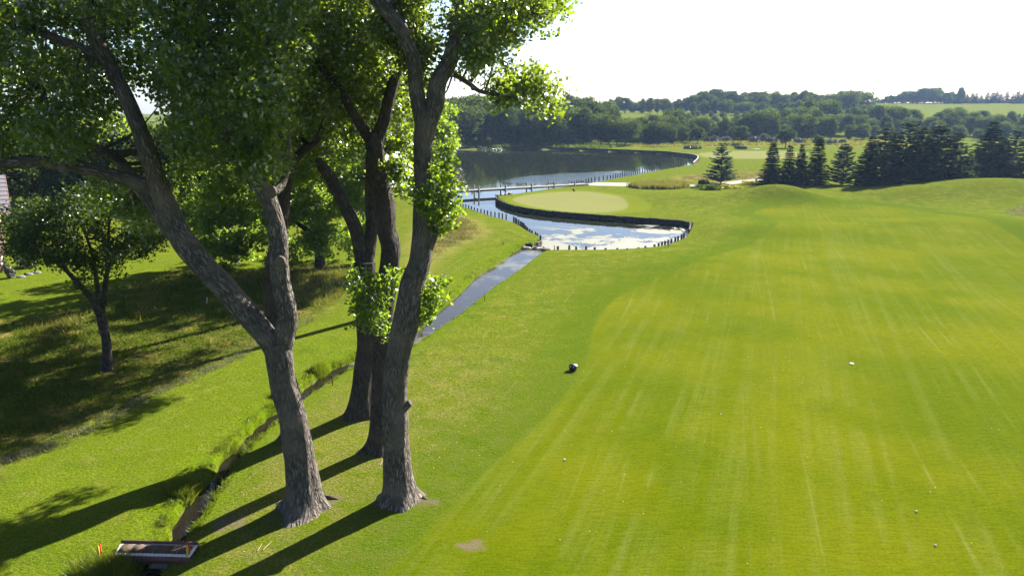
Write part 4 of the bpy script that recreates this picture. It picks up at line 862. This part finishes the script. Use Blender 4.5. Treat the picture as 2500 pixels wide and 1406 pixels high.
# ------------------------------------------------------------------ timber edges, pilings, boardwalk
def post(name, p, top, r, mat, label, cat, group, seg=9, bottom=-1.4):
    mb = MB(); mb.tube([(0, 0, bottom - p[2]), (0, 0, (top - p[2]) * .5), (0, 0, top - p[2] - .03), (0, 0, top - p[2])], [r, r, r, r * .82], seg, True, barkfn(int(p[0] * 97) % 991, .04)); o = mb.build(name, M[mat], None, False, p); return tag(o, label, cat, group)
pil = [(125, 655, 690), (172, 668, 703), (212, 683, 720), (260, 700, 735), (308, 714, 750), (355, 728, 757), (405, 748, 780), (457, 764, 795), (516, 774, 803), (573, 788, 823), (627, 803, 840), (686, 816, 857), (753, 822, 874), (823, 833, 889), (879, 845, 908), (943, 862, 922), (1072, 905, 970), (1105, 920, 1003), (1121, 937, 1025), (1156, 953, 1050), (1190, 980, 1070), (1218, 992, 1080), (1246, 1012, 1100), (1275, 1052, 1125), (1303, 1082, 1140), (1341, 1110, 1155), (1380, 1133, 1170), (1441, 1160, 1207), (1475, 1183, 1240), (1525, 1217, 1300)]
for i, (x, t, bt) in enumerate(pil):
    px, pt, pb = x / 6.944 + 1100, t / 6.944 + 400, bt / 6.944 + 400; p = G(px, pb + .5, -.35); top = at(px, pt - 1.5, p[1])[2]
    last = i == len(pil) - 1
    lab = ('tallest-standing dark piling at the timber corner by the rock weir' if last else 'short dark round piling in the evenly spaced row along the left bank' if i < 16 else 'tall dark piling in the close-set run leading to the timber corner')
    post('piling', p, top, .115 if i < 16 else .14, 'piling', lab, 'piling', None if last else ('short pilings along the left bank' if i < 16 else 'tall pilings before the timber corner'))
for x, t, bt in [(636, 213, 240), (781, 203, 225), (868, 215, 226), (994, 212, 243), (1104, 225, 247), (1243, 237, 252), (1392, 237, 252), (1518, 241, 253), (1662, 228, 240), (1748, 210, 225), (1865, 190, 202), (1918, 172, 184), (1960, 157, 170), (2000, 145, 157), (2040, 130, 142), (2080, 116, 128), (2130, 95, 107), (2165, 83, 94), (2210, 60, 72), (2240, 42, 54)]:
    px, pt, pb = x / 5.208 + 1240, t / 5.208 + 560, bt / 5.208 + 560; p = G(px, pb - .2, 0); top = at(px, pt, p[1])[2]
    post('bank_stub', p, top, .14, 'piling', 'short dark timber stub at the near edge of the pond', 'post', 'timber stubs along the near edge of the pond')
fp = spline([(a / 5 + 1400, b_ / 5 + 340) for a, b_ in ((40, 546), (120, 538), (240, 502), (430, 475), (560, 450), (680, 425), (800, 396), (940, 370), (1080, 341), (1230, 315), (1380, 296))], 12)
for i in range(44):
    u = (i / 43) ** .85 * (len(fp) - 1.01); k = int(u); q = fp[k] + (fp[k + 1] - fp[k]) * (u - k); p = G(q[0], q[1] - .5, 0)
    post('lake_piling', p, .75 * rng.uniform(.75, 1.2), .14, 'piling', 'small dark piling in the long row along the right lake shore', 'piling', 'pilings along the right lake shore', 7)

def bulkhead(label, px_line, z0, z1, step, cap=False, name='timber_bulkhead', mat='timber_dark', thick=.3, zs=None):
    L = spline(np.array([G(a, b, WL if zs is None else zs[i])[:2] for i, (a, b) in enumerate(px_line)]), 8); seg = np.linalg.norm(np.diff(L, axis=0), axis=1); cum = np.r_[0, np.cumsum(seg)]; N = max(2, int(cum[-1] / step))
    S = np.stack([np.interp(np.linspace(0, cum[-1], N + 1), cum, L[:, i]) for i in (0, 1)], 1); c0 = np.array([S[0, 0], S[0, 1], 0]); r = root(name, c0, label, 'retaining wall')
    for i in range(N):
        a, b = S[i] - c0[:2], S[i + 1] - c0[:2]; d = (b - a) / np.linalg.norm(b - a); nn = np.array([-d[1], d[0]]); top = z1 + rng.uniform(-.05, .05); off = rng.uniform(-.02, .03)
        mb = MB(); hh = (top - z0) / 3
        for j in range(3):
            o_ = off + rng.uniform(-.02, .02); zc = z0 + hh * (j + .5); mb.bar(np.r_[a + d * .02 + nn * o_, zc], np.r_[b - d * .02 + nn * o_, zc], thick * .7, hh - .02)
        mb.build('timber_section', M[mat], r)
        mb = MB(); mb.tube([np.r_[a, z0 - .3], np.r_[a, top + rng.uniform(-.02, .06)]], [.13, .12], 8, True); mb.build('post', M[mat], r)
        if cap: mb = MB(); mb.bar(np.r_[a, z1 + .08], np.r_[b, z1 + .08], thick * .7, .05); mb.build('cap_timber', M['timber_cap'], r)
    return r
bulkhead('dark timber retaining wall curving round the front of the green', [(1211, 486), (1214, 497), (1250, 512.5), (1310, 524), (1400, 533), (1550, 544), (1640, 550), (1678, 555.5), (1685, 560), (1682, 567)], -1.2, .08, 1.35, zs=[WL] * 9 + [-.3])
bulkhead('pale-capped timber edge round the left tip of the green', [(1250, 471.5), (1235, 474), (1222, 477), (1213, 482), (1211, 486)], -1.2, .05, 1.2, True, zs=[0, 0, 0, -.4, WL])
bulkhead('dark timber wall along the far shore of the lake', [(1100, 366), (1300, 365), (1500, 371), (1630, 377), (1646, 378.5)], -1.2, .25, 5.0, thick=.4)
bulkhead('dark curved timber wall at the right end of the lake', [(1640, 378), (1690, 383.5), (1704, 391), (1692, 399)], -1.2, .15, 2.5, True, thick=.4, zs=[WL, WL, WL, 0])
r = bulkhead('broken dark timber corner beside the rock weir', [(1270, 601), (1292, 600), (1318, 594), (1322, 590)], -1.0, -.12, 1.1, thick=.35, zs=[-.5, -.4, -.35, -.35])
# rock weir
for i, (px, py, s) in enumerate([(1268, 602, .42), (1276, 605, .4), (1284, 607, .38), (1292, 608, .36), (1301, 608, .34), (1309, 608, .44), (1317, 609, .42), (1326, 608, .46), (1333, 610, .4), (1263, 598, .36)]):
    p = G(px, py, -.5); me = bpy.data.meshes.new('rock'); bm = bmesh.new(); bmesh.ops.create_icosphere(bm, subdivisions=2, radius=s)
    for v in bm.verts: v.co = Vector((v.co.x * 1.3, v.co.y * .9, v.co.z * .7)) * (1 + .18 * math.sin(v.co.x * 9 + i) * math.cos(v.co.y * 8 + i * 2) + random.uniform(-.06, .06))
    bm.to_mesh(me); bm.free(); me.materials.append(M['stone'] if i % 3 else M['stone_pale']); o = obj('weir_rock', me, None, p); tag(o, 'rough wet rock in the small weir across the stream', 'rock', 'rocks of the stream weir')
for i, (px, py, s) in enumerate([(1163, 360, .9), (1172, 361, 1.1), (1156, 361, .7), (1140, 361, .6), (1120, 361, .7)]):
    p = G(px, py, -.3); me = bpy.data.meshes.new('rock'); bm = bmesh.new(); bmesh.ops.create_icosphere(bm, subdivisions=2, radius=s)
    for v in bm.verts: v.co = Vector((v.co.x * 1.3, v.co.y * .9, v.co.z * .7)) * (1 + .2 * math.sin(v.co.x * 5 + i) * math.cos(v.co.y * 4 + i * 2))
    bm.to_mesh(me); bm.free(); me.materials.append(M['stone_pale']); tag(obj('shore_rock', me, None, p), 'pale boulder on the far left shore of the lake', 'rock', 'pale boulders on the far shore')
# boardwalk
a = G(1010, 473, .25); b_ = G(1432, 449.5, .2); b_[2] = .22; a[2] = .25; rb = root('boardwalk', (a + b_) / 2, 'long grey wooden boardwalk crossing the water behind the green', 'bridge'); c0 = (a + b_) / 2
d = (b_ - a)[:2]; LN = float(np.linalg.norm(d)); d /= LN; nn = np.array([-d[1], d[0]])
def bw(u, v, z): return np.r_[a[:2] + d * u + nn * v - c0[:2], z - c0[2]]
mb = MB()
for i in range(int(LN / .3)): mb.bar(bw(i * .3 + .14, -1.0, .30), bw(i * .3 + .14, 1.0, .30), .27, .06)
mb.build('deck_planks', M['timber_grey'], rb)['kind'] = 'stuff'
for v in (-.85, .85): mb = MB(); mb.bar(bw(0, v, .13), bw(LN, v, .13), .16, .26); mb.build('stringer', M['timber_dark'], rb)
for px in (1030, 1098, 1168, 1229, 1291, 1346, 1398):
    u = float(np.dot(G(px + 4, 462, .3)[:2] - a[:2], d)); u = (at(px, 455, 156)[0] - a[0]) / d[0]
    if px == 1030: u = LN * .06
    for v in (-1.12, 1.12):
        mb = MB(); mb.tube([bw(u, v, -1.6), bw(u, v, 1.15), bw(u, v, 1.2)], [.15, .15, .1], 8); mb.build('post', M['timber_grey'], rb)
    mb = MB(); mb.bar(bw(u, -1.1, -.08), bw(u, 1.1, -.08), .2, .2); mb.build('cross_beam', M['timber_dark'], rb)
for v in (-1.12, 1.12):
    mb = MB(); mb.tube(np.array([bw(u, v, .95 - .12 * math.sin(u * .55) ** 2) for u in np.linspace(0, LN, 60)]), np.full(60, .022), 5); mb.build('rope', M['timber_grey'], rb)
for px, pb, pt in ((1396, 450, 441), (1408, 449, 440), (1421, 449, 441)):
    p = G(px, pb, .0); post('boardwalk_end_post', p, at(px, pt, p[1])[2], .15, 'piling', 'dark post at the landward end of the boardwalk', 'post', 'posts at the end of the boardwalk')

# flag on the green
p = G(1397, 488); p[2] = gz(p[0], p[1]); rf = root('golf_flag', p, 'thin flagstick with a small dark flag on the green', 'flag'); mb = MB(); mb.tube([(0, 0, 0), (0, 0, 2.15)], [.018, .012], 6); mb.build('flagstick', M['timber_pale'], rf)
V = []; 
for i in range(7):
    for j in (0, 1): V.append((.02 + i * .065, .05 * math.sin(i * 1.2) - i * .02, 2.12 - j * .38 - i * .055))
obj('flag_cloth', mesh('flag_cloth', V, [[2 * i, 2 * i + 1, 2 * i + 3, 2 * i + 2] for i in range(6)], None, M['cloth_dark']), rf)
mb = MB(); mb.tube([(0, 0, .001), (0, 0, .02)], [.055, .055], 10); mb.build('cup', M['paint_white'], rf)

# ------------------------------------------------------------------ footbridge with markers, lower left
zb = .16
FL, FR, BR, BL = G(275, 1352.7, zb), G(462.4, 1357.8, zb), G(483.5, 1328.4, zb), G(296, 1323.5, zb); cb = (FL + FR + BR + BL) / 4
rb = root('footbridge', (cb[0], cb[1], 0), 'small plank footbridge with dark red side boards over the creek', 'footbridge'); o3 = np.array([cb[0], cb[1], 0])
def q(u, v, z): return (FL * (1 - u) + FR * u) * (1 - v) + (BL * (1 - u) + BR * u) * v - o3 + np.array([0, 0, z - zb])
def slab(name, u0, u1, v0, v1, z0, z1, mat):
    V = [q(u, v, z) for z in (z0, z1) for u, v in ((u0, v0), (u1, v0), (u1, v1), (u0, v1))]
    return obj(name, mesh(name, V, [[0, 3, 2, 1], [4, 5, 6, 7], [0, 1, 5, 4], [1, 2, 6, 5], [2, 3, 7, 6], [3, 0, 4, 7]], None, M[mat]), rb)
for i in range(19):
    u0, u1 = i / 19, (i + 1) / 19; slab('plank', u0 + .0018, u1 - .0018, 0.02, .98, .10, .158 + rng.uniform(-.003, .003), 'timber_pale')
for i in range(6): slab('anti_slip_mat', .035 + i * .155, .035 + (i + 1) * .155 - .006, .17, .83, .162, .176, 'mat_brown')
slab('side_board', -.005, 1.005, -.04, .0, -.16, .12, 'timber_red'); slab('kerb_board', -.005, 1.005, 1.0, 1.05, -.1, .25, 'timber_red')
slab('bearer', .0, 1.0, .25, .35, -.12, .095, 'timber_dark'); slab('bearer', .0, 1.0, .65, .75, -.12, .095, 'timber_dark')
def stake(px, pb, px1, pt, mat, label, w=.07):
    p = G(px, pb); p[2] = gz(p[0], p[1]); t = at(px1, pt, p[1] - .02); mb = MB(); dlt = t - p; mb.box((dlt[0] / 2, 0, dlt[2] / 2 - .05), (w, w * .6, dlt[2] + .1), .3, 1.0, (dlt[0] / max(dlt[2], .1), 0))
    mb.box((dlt[0], 0, dlt[2] + .02), (w, w * .6, .04), .3, .3); o = mb.build('marker_stake', M[mat], None, False, p); return tag(o, label, 'stake')
stake(243, 1366, 238.5, 1334, 'paint_yellow', 'yellow marker stake left of the footbridge'); stake(247, 1363, 243, 1330, 'paint_red', 'red marker stake leaning beside the yellow one left of the footbridge')
stake(458.5, 1365, 455.5, 1331, 'paint_yellow', 'yellow marker stake at the right front corner of the footbridge'); stake(462, 1361, 459.5, 1327, 'paint_red', 'dark red marker stake at the right front corner of the footbridge')
for px, pb, pt, mt, lab in ((1183, 732, 717, 'timber_red', 'thin dark red stake on the right bank of the stream'), (812, 938, 920, 'timber_red', 'thin dark red stake beside the creek left of the rear trunks'), (1353.5, 611, 600, 'timber_red', 'thin stake by the leftmost stub at the pond edge'), (1632, 602, 591, 'timber_red', 'thin stake at the right part of the near pond edge'), (1228, 598, 590, 'timber_red', 'thin stake on the left bank above the rock weir'),
                        (505, 742, 727, 'paint_white', 'white pipe stake in the shaded rough'), (582, 650, 637, 'paint_white', 'white post by the bright shrub behind the leaning trunk'), (1670, 438, 430, 'timber_dark', 'dark post above the native grass mound'), (1628, 441, 434, 'timber_dark', 'thin dark post behind the native grass mound')):
    stake(px, pb, px, pt, mt, lab, .05 if pb > 700 else .09)
p = G(1846, 443); post('path_bollard', np.array([p[0], p[1], gz(p[0], p[1])]), gz(p[0], p[1]) + .9, .28, 'timber_pale', 'pale squat wooden bollard beside the cart path', 'bollard', None, 8, -.2)
# pale bench-like strip beyond the far green
p = G(1842, 367); mb = MB(); mb.box((0, 0, .45), (4.0, .5, .12)); mb.box((-1.6, 0, .2), (.2, .4, .4)); mb.box((1.6, 0, .2), (.2, .4, .4)); o = mb.build('pale_bench', M['paint_white'], None, False, (p[0], p[1], gz(p[0], p[1]))); tag(o, 'low pale bench beyond the far green', 'bench')
# black box on the fairway edge
p = G(1399, 902); p[2] = gz(p[0], p[1]); m_ = mpp(p[1]); rbx = root('equipment_box', p, 'black plastic box with a painted highlight on one corner on the fairway edge', 'equipment box', None, -.35)
prof = [(-.19, .02), (-.24, .24), (-.27, .33), (-.22, .42), (.2, .42), (.27, .33), (.24, .24), (.2, .02)]
V = []; 
for y, s in ((-.2, .86), (-.16, 1), (.16, 1), (.2, .86)): V += [(x * s, y, .02 + (z - .02) * (s * .5 + .5)) for x, z in prof]
k = len(prof); Qb = [[j * k + i, j * k + (i + 1) % k, (j + 1) * k + (i + 1) % k, (j + 1) * k + i] for j in range(3) for i in range(k)]
T_ = [[0, i + 1, i] for i in range(1, k - 1)] + [[3 * k, 3 * k + i, 3 * k + i + 1] for i in range(1, k - 1)]
obj('casing', mesh('casing', V, [f[::-1] for f in Qb], [t[::-1] for t in T_], M['plastic_black']), rbx)
mb = MB(); mb.add([(.20, -.15, .425), (.272, -.15, .335), (.272, .15, .335), (.20, .15, .425), (.185, -.15, .41), (.25, -.15, .32), (.25, .15, .32), (.185, .15, .41)], [[0, 1, 2, 3], [7, 6, 5, 4], [0, 4, 5, 1], [1, 5, 6, 2], [2, 6, 7, 3], [3, 7, 4, 0]]); mb.build('corner_highlight', M['metal_pale'], rbx)  # pale piece painting the gloss highlight on the right chamfer
mb = MB(); mb.box((-.02, 0, .428), (.4, .26, .014)); mb.build('lid', M['plastic_black'], rbx)
for x in (-.13, .11): mb = MB(); mb.tube([(x, -.205, .34), (x, -.225, .34)], [.035, .03], 10); mb.build('bolt', M['metal_pale'], rbx)
for x in (-.14, .14):
    for y in (-.12, .12): mb = MB(); mb.tube([(x, y, 0), (x, y, .06)], [.035, .04], 8); mb.build('foot', M['plastic_black'], rbx)
# white markers on the fairway
def disc(px, py, rx, ry, label):
    p = G(px, py); p[2] = gz(p[0], p[1]); mb = MB(); mb.tube([(0, 0, -.04), (0, 0, .03), (0, 0, .045)], [1, 1, .7], 14, True); o = mb.build('yardage_marker', M['paint_white' if rx > .1 else 'stone_pale'], None, False, p); o.scale = (rx, ry, 1); o.rotation_euler = (0, 0, -.3); return tag(o, label, 'ground marker')
disc(2079, 889, .15, .13, 'bright white disc set flush in the right part of the fairway')
disc(1378, 1122, .07, .06, 'small pale disc in the grass near the fairway edge'); disc(2237, 1248, .055, .045, 'small pale disc low in the right of the fairway')
disc(2284, 1331, .05, .04, 'small pale disc nearest the bottom right corner'); disc(1760, 1010, .04, .035, 'tiny pale disc in the middle of the fairway')
# fallen leaves and bits
P2 = np.vstack([scatter(fair_poly, 700), scatter(PX([(500, 1400), (1200, 1100), (1200, 900), (900, 1000), (560, 1200)]), 260), scatter(wild_poly, 40)])
P2 = P2[(P2[:, 1] < 75) & (P2[:, 0] > -30)]; P3 = on_ground(P2); P3[:, 2] += .03; P3 = P3[P3[:, 2] > -.3]
o = obj('fallen_leaves', leaf_mesh('fallen_leaves', P3, .055, M['leaf_litter'], up=3)); o['kind'] = 'stuff'
# fallen twigs
for px, py, px1, py1, lab in ((628, 1344, 640, 1326, 'short pale fallen stick between the trunk shadows'), (642, 1342, 664, 1320, 'longer pale fallen stick between the trunk shadows'), (928, 1134, 936, 1120, 'pale chip of wood beside the rightmost trunk')):
    a_, e_ = G(px, py, .03), G(px1, py1, .03); a_[2] = gz(a_[0], a_[1]) + .03; e_[2] = gz(e_[0], e_[1]) + .03; mb = MB(); mb.tube(spline([a_ - a_, (e_ - a_) / 2 + [.02, .02, .02], e_ - a_], 4), np.linspace(.018, .008, 9), 6); tag(mb.build('fallen_stick', M['leaf_litter'], None, True, a_), lab, 'stick')

# ------------------------------------------------------------------ house at the left edge
hp = G(20, 652); hx, hy = -57.2, 82.0; hz = gz(hx, hy); rh = root('house', (hx, hy, hz), 'tan house with a purple-grey shingle roof at the left edge', 'house', None, .6)
mb = MB(); mb.box((-9, 3, 2.6), (17, 9, 5.2)); mb.build('wall', M['wall_tan'], rh)
def roof_slope(y0, z0, y1, z1):
    n_ = 9
    for i in range(n_):
        t0, t1 = i / n_, (i + 1) / n_; mb = MB(); a0 = np.array([0, y0 + (y1 - y0) * t0, z0 + (z1 - z0) * t0]); a1 = np.array([0, y0 + (y1 - y0) * t1, z0 + (z1 - z0) * t1]); up = np.array([0, 0, .05])
        V = []
        for x in (-18.2, .6): V += [a0 + [x, 0, .06], a1 + [x, 0, 0], a1 + [x, 0, -.05], a0 + [x, 0, 0]]
        obj('shingle_course', mesh('shingle_course', V, [[0, 1, 5, 4], [3, 7, 6, 2], [0, 4, 7, 3], [1, 2, 6, 5], [0, 3, 2, 1], [4, 5, 6, 7]], None, M['roof']), rh)
roof_slope(-2.4, 4.9, 3, 8.6); roof_slope(8.4, 4.9, 3, 8.6)
mb = MB(); mb.add([(-.55, -1.5, 5.2), (-.55, 7.5, 5.2), (-.55, 3, 8.3), (-.4, -1.5, 5.2), (-.4, 7.5, 5.2), (-.4, 3, 8.3)], [[0, 1, 4, 3], [1, 2, 5, 4], [2, 0, 3, 5]], [[0, 2, 1], [3, 4, 5]]); mb.build('gable', M['wall_tan'], rh)
for sg in (-2.45, 8.45): mb = MB(); mb.bar((-18.2, sg, 4.78), (.6, sg, 4.78), .06, .22); mb.build('fascia', M['fascia'], rh)
mb = MB(); mb.bar((.62, -2.4, 4.75), (.62, 3, 8.5), .06, .25); mb.bar((.62, 8.4, 4.75), (.62, 3, 8.5), .06, .25); mb.build('barge_board', M['fascia'], rh)
for x in (-2.5, -6, -10):
    mb = MB(); mb.box((x, -1.53, 2.5), (1.3, .1, 1.5)); f_ = mb.build('window', M['paint_white'], rh); mb = MB(); mb.box((x, -1.585, 2.5), (1.1, .03, 1.3)); mb.build('pane', M['glass'], f_)
# deck and railing
rd = root('garden_deck', (hx + 2.0, hy - 7.5, gz(hx + 2.0, hy - 7.5)), 'raised timber deck with a dark railing in front of the house', 'deck', None, .6)
for i in range(20): mb = MB(); mb.box((-6 + i * .4, 0, .75), (.38, 5, .06)); mb.build('plank', M['timber_pale'], rd)
for i in range(9): mb = MB(); mb.box((-6 + i * .95, -2.5, .7), (.09, .09, 1.9)); mb.build('railing_post', M['timber_red'], rd)
for z in (1.0, 1.62): mb = MB(); mb.bar((-6.1, -2.5, z), (1.7, -2.5, z), .07, .08); mb.build('rail', M['timber_red'], rd)
for i in range(5): mb = MB(); mb.box((1.6, -2.5 + i * 1.2, .7), (.09, .09, 1.9)); mb.build('railing_post', M['timber_red'], rd)
mb = MB(); mb.box((-2.2, 0, .36), (7.7, 4.6, .72)); mb.build('skirt', M['timber_red'], rd)
for lab, px, py, w, h, mt in (('dark clipped shrub below the deck', 70, 655, 60, 26, 'shrub'), ('bright green low shrub at the edge of the garden bed', 115, 632, 30, 14, 'blade_lush'), ('second bright low shrub on the garden bed, nearer the lawn', 138, 645, 26, 12, 'blade_lush'), ('grey-green ornamental grass by the left edge', 26, 680, 24, 34, 'shrub_grey'), ('dark shrub at the left edge of the garden bed', 0, 665, 40, 30, 'shrub'), ('bright yellow-green shrub behind the leaning trunk', 555, 668, 40, 36, 'blade_lush')):
    shrub('garden_shrub', lab, 'shrub', px, py, w, h, mt, 900, .16)
for px, py in ((70, 672), (52, 678), (88, 668)):
    p = G(px, py); me = bpy.data.meshes.new('garden_rock'); bm = bmesh.new(); bmesh.ops.create_icosphere(bm, subdivisions=2, radius=.34); 
    for v in bm.verts: v.co = Vector((v.co.x * 1.5, v.co.y, v.co.z * .5)) * (1 + .15 * math.sin(v.co.x * 7 + px))
    bm.to_mesh(me); bm.free(); me.materials.append(M['stone']); tag(obj('garden_rock', me, None, (p[0], p[1], gz(p[0], p[1]))), 'flat pale rock edging the garden bed', 'rock', 'rocks edging the garden bed')

# ------------------------------------------------------------------ haze
m, nt, out = newmat('haze'); vol = nt.nodes.new('ShaderNodeVolumePrincipled'); vol.inputs['Color'].default_value = C(.42, .62, 1.0); vol.inputs['Density'].default_value = .0001; vol.inputs['Anisotropy'].default_value = .2
nt.links.new(vol.outputs[0], out.inputs['Volume'])
mb = MB(); mb.box((0, 575, 21), (2700, 1750, 48)); o = mb.build('haze', m); o['kind'] = 'stuff'
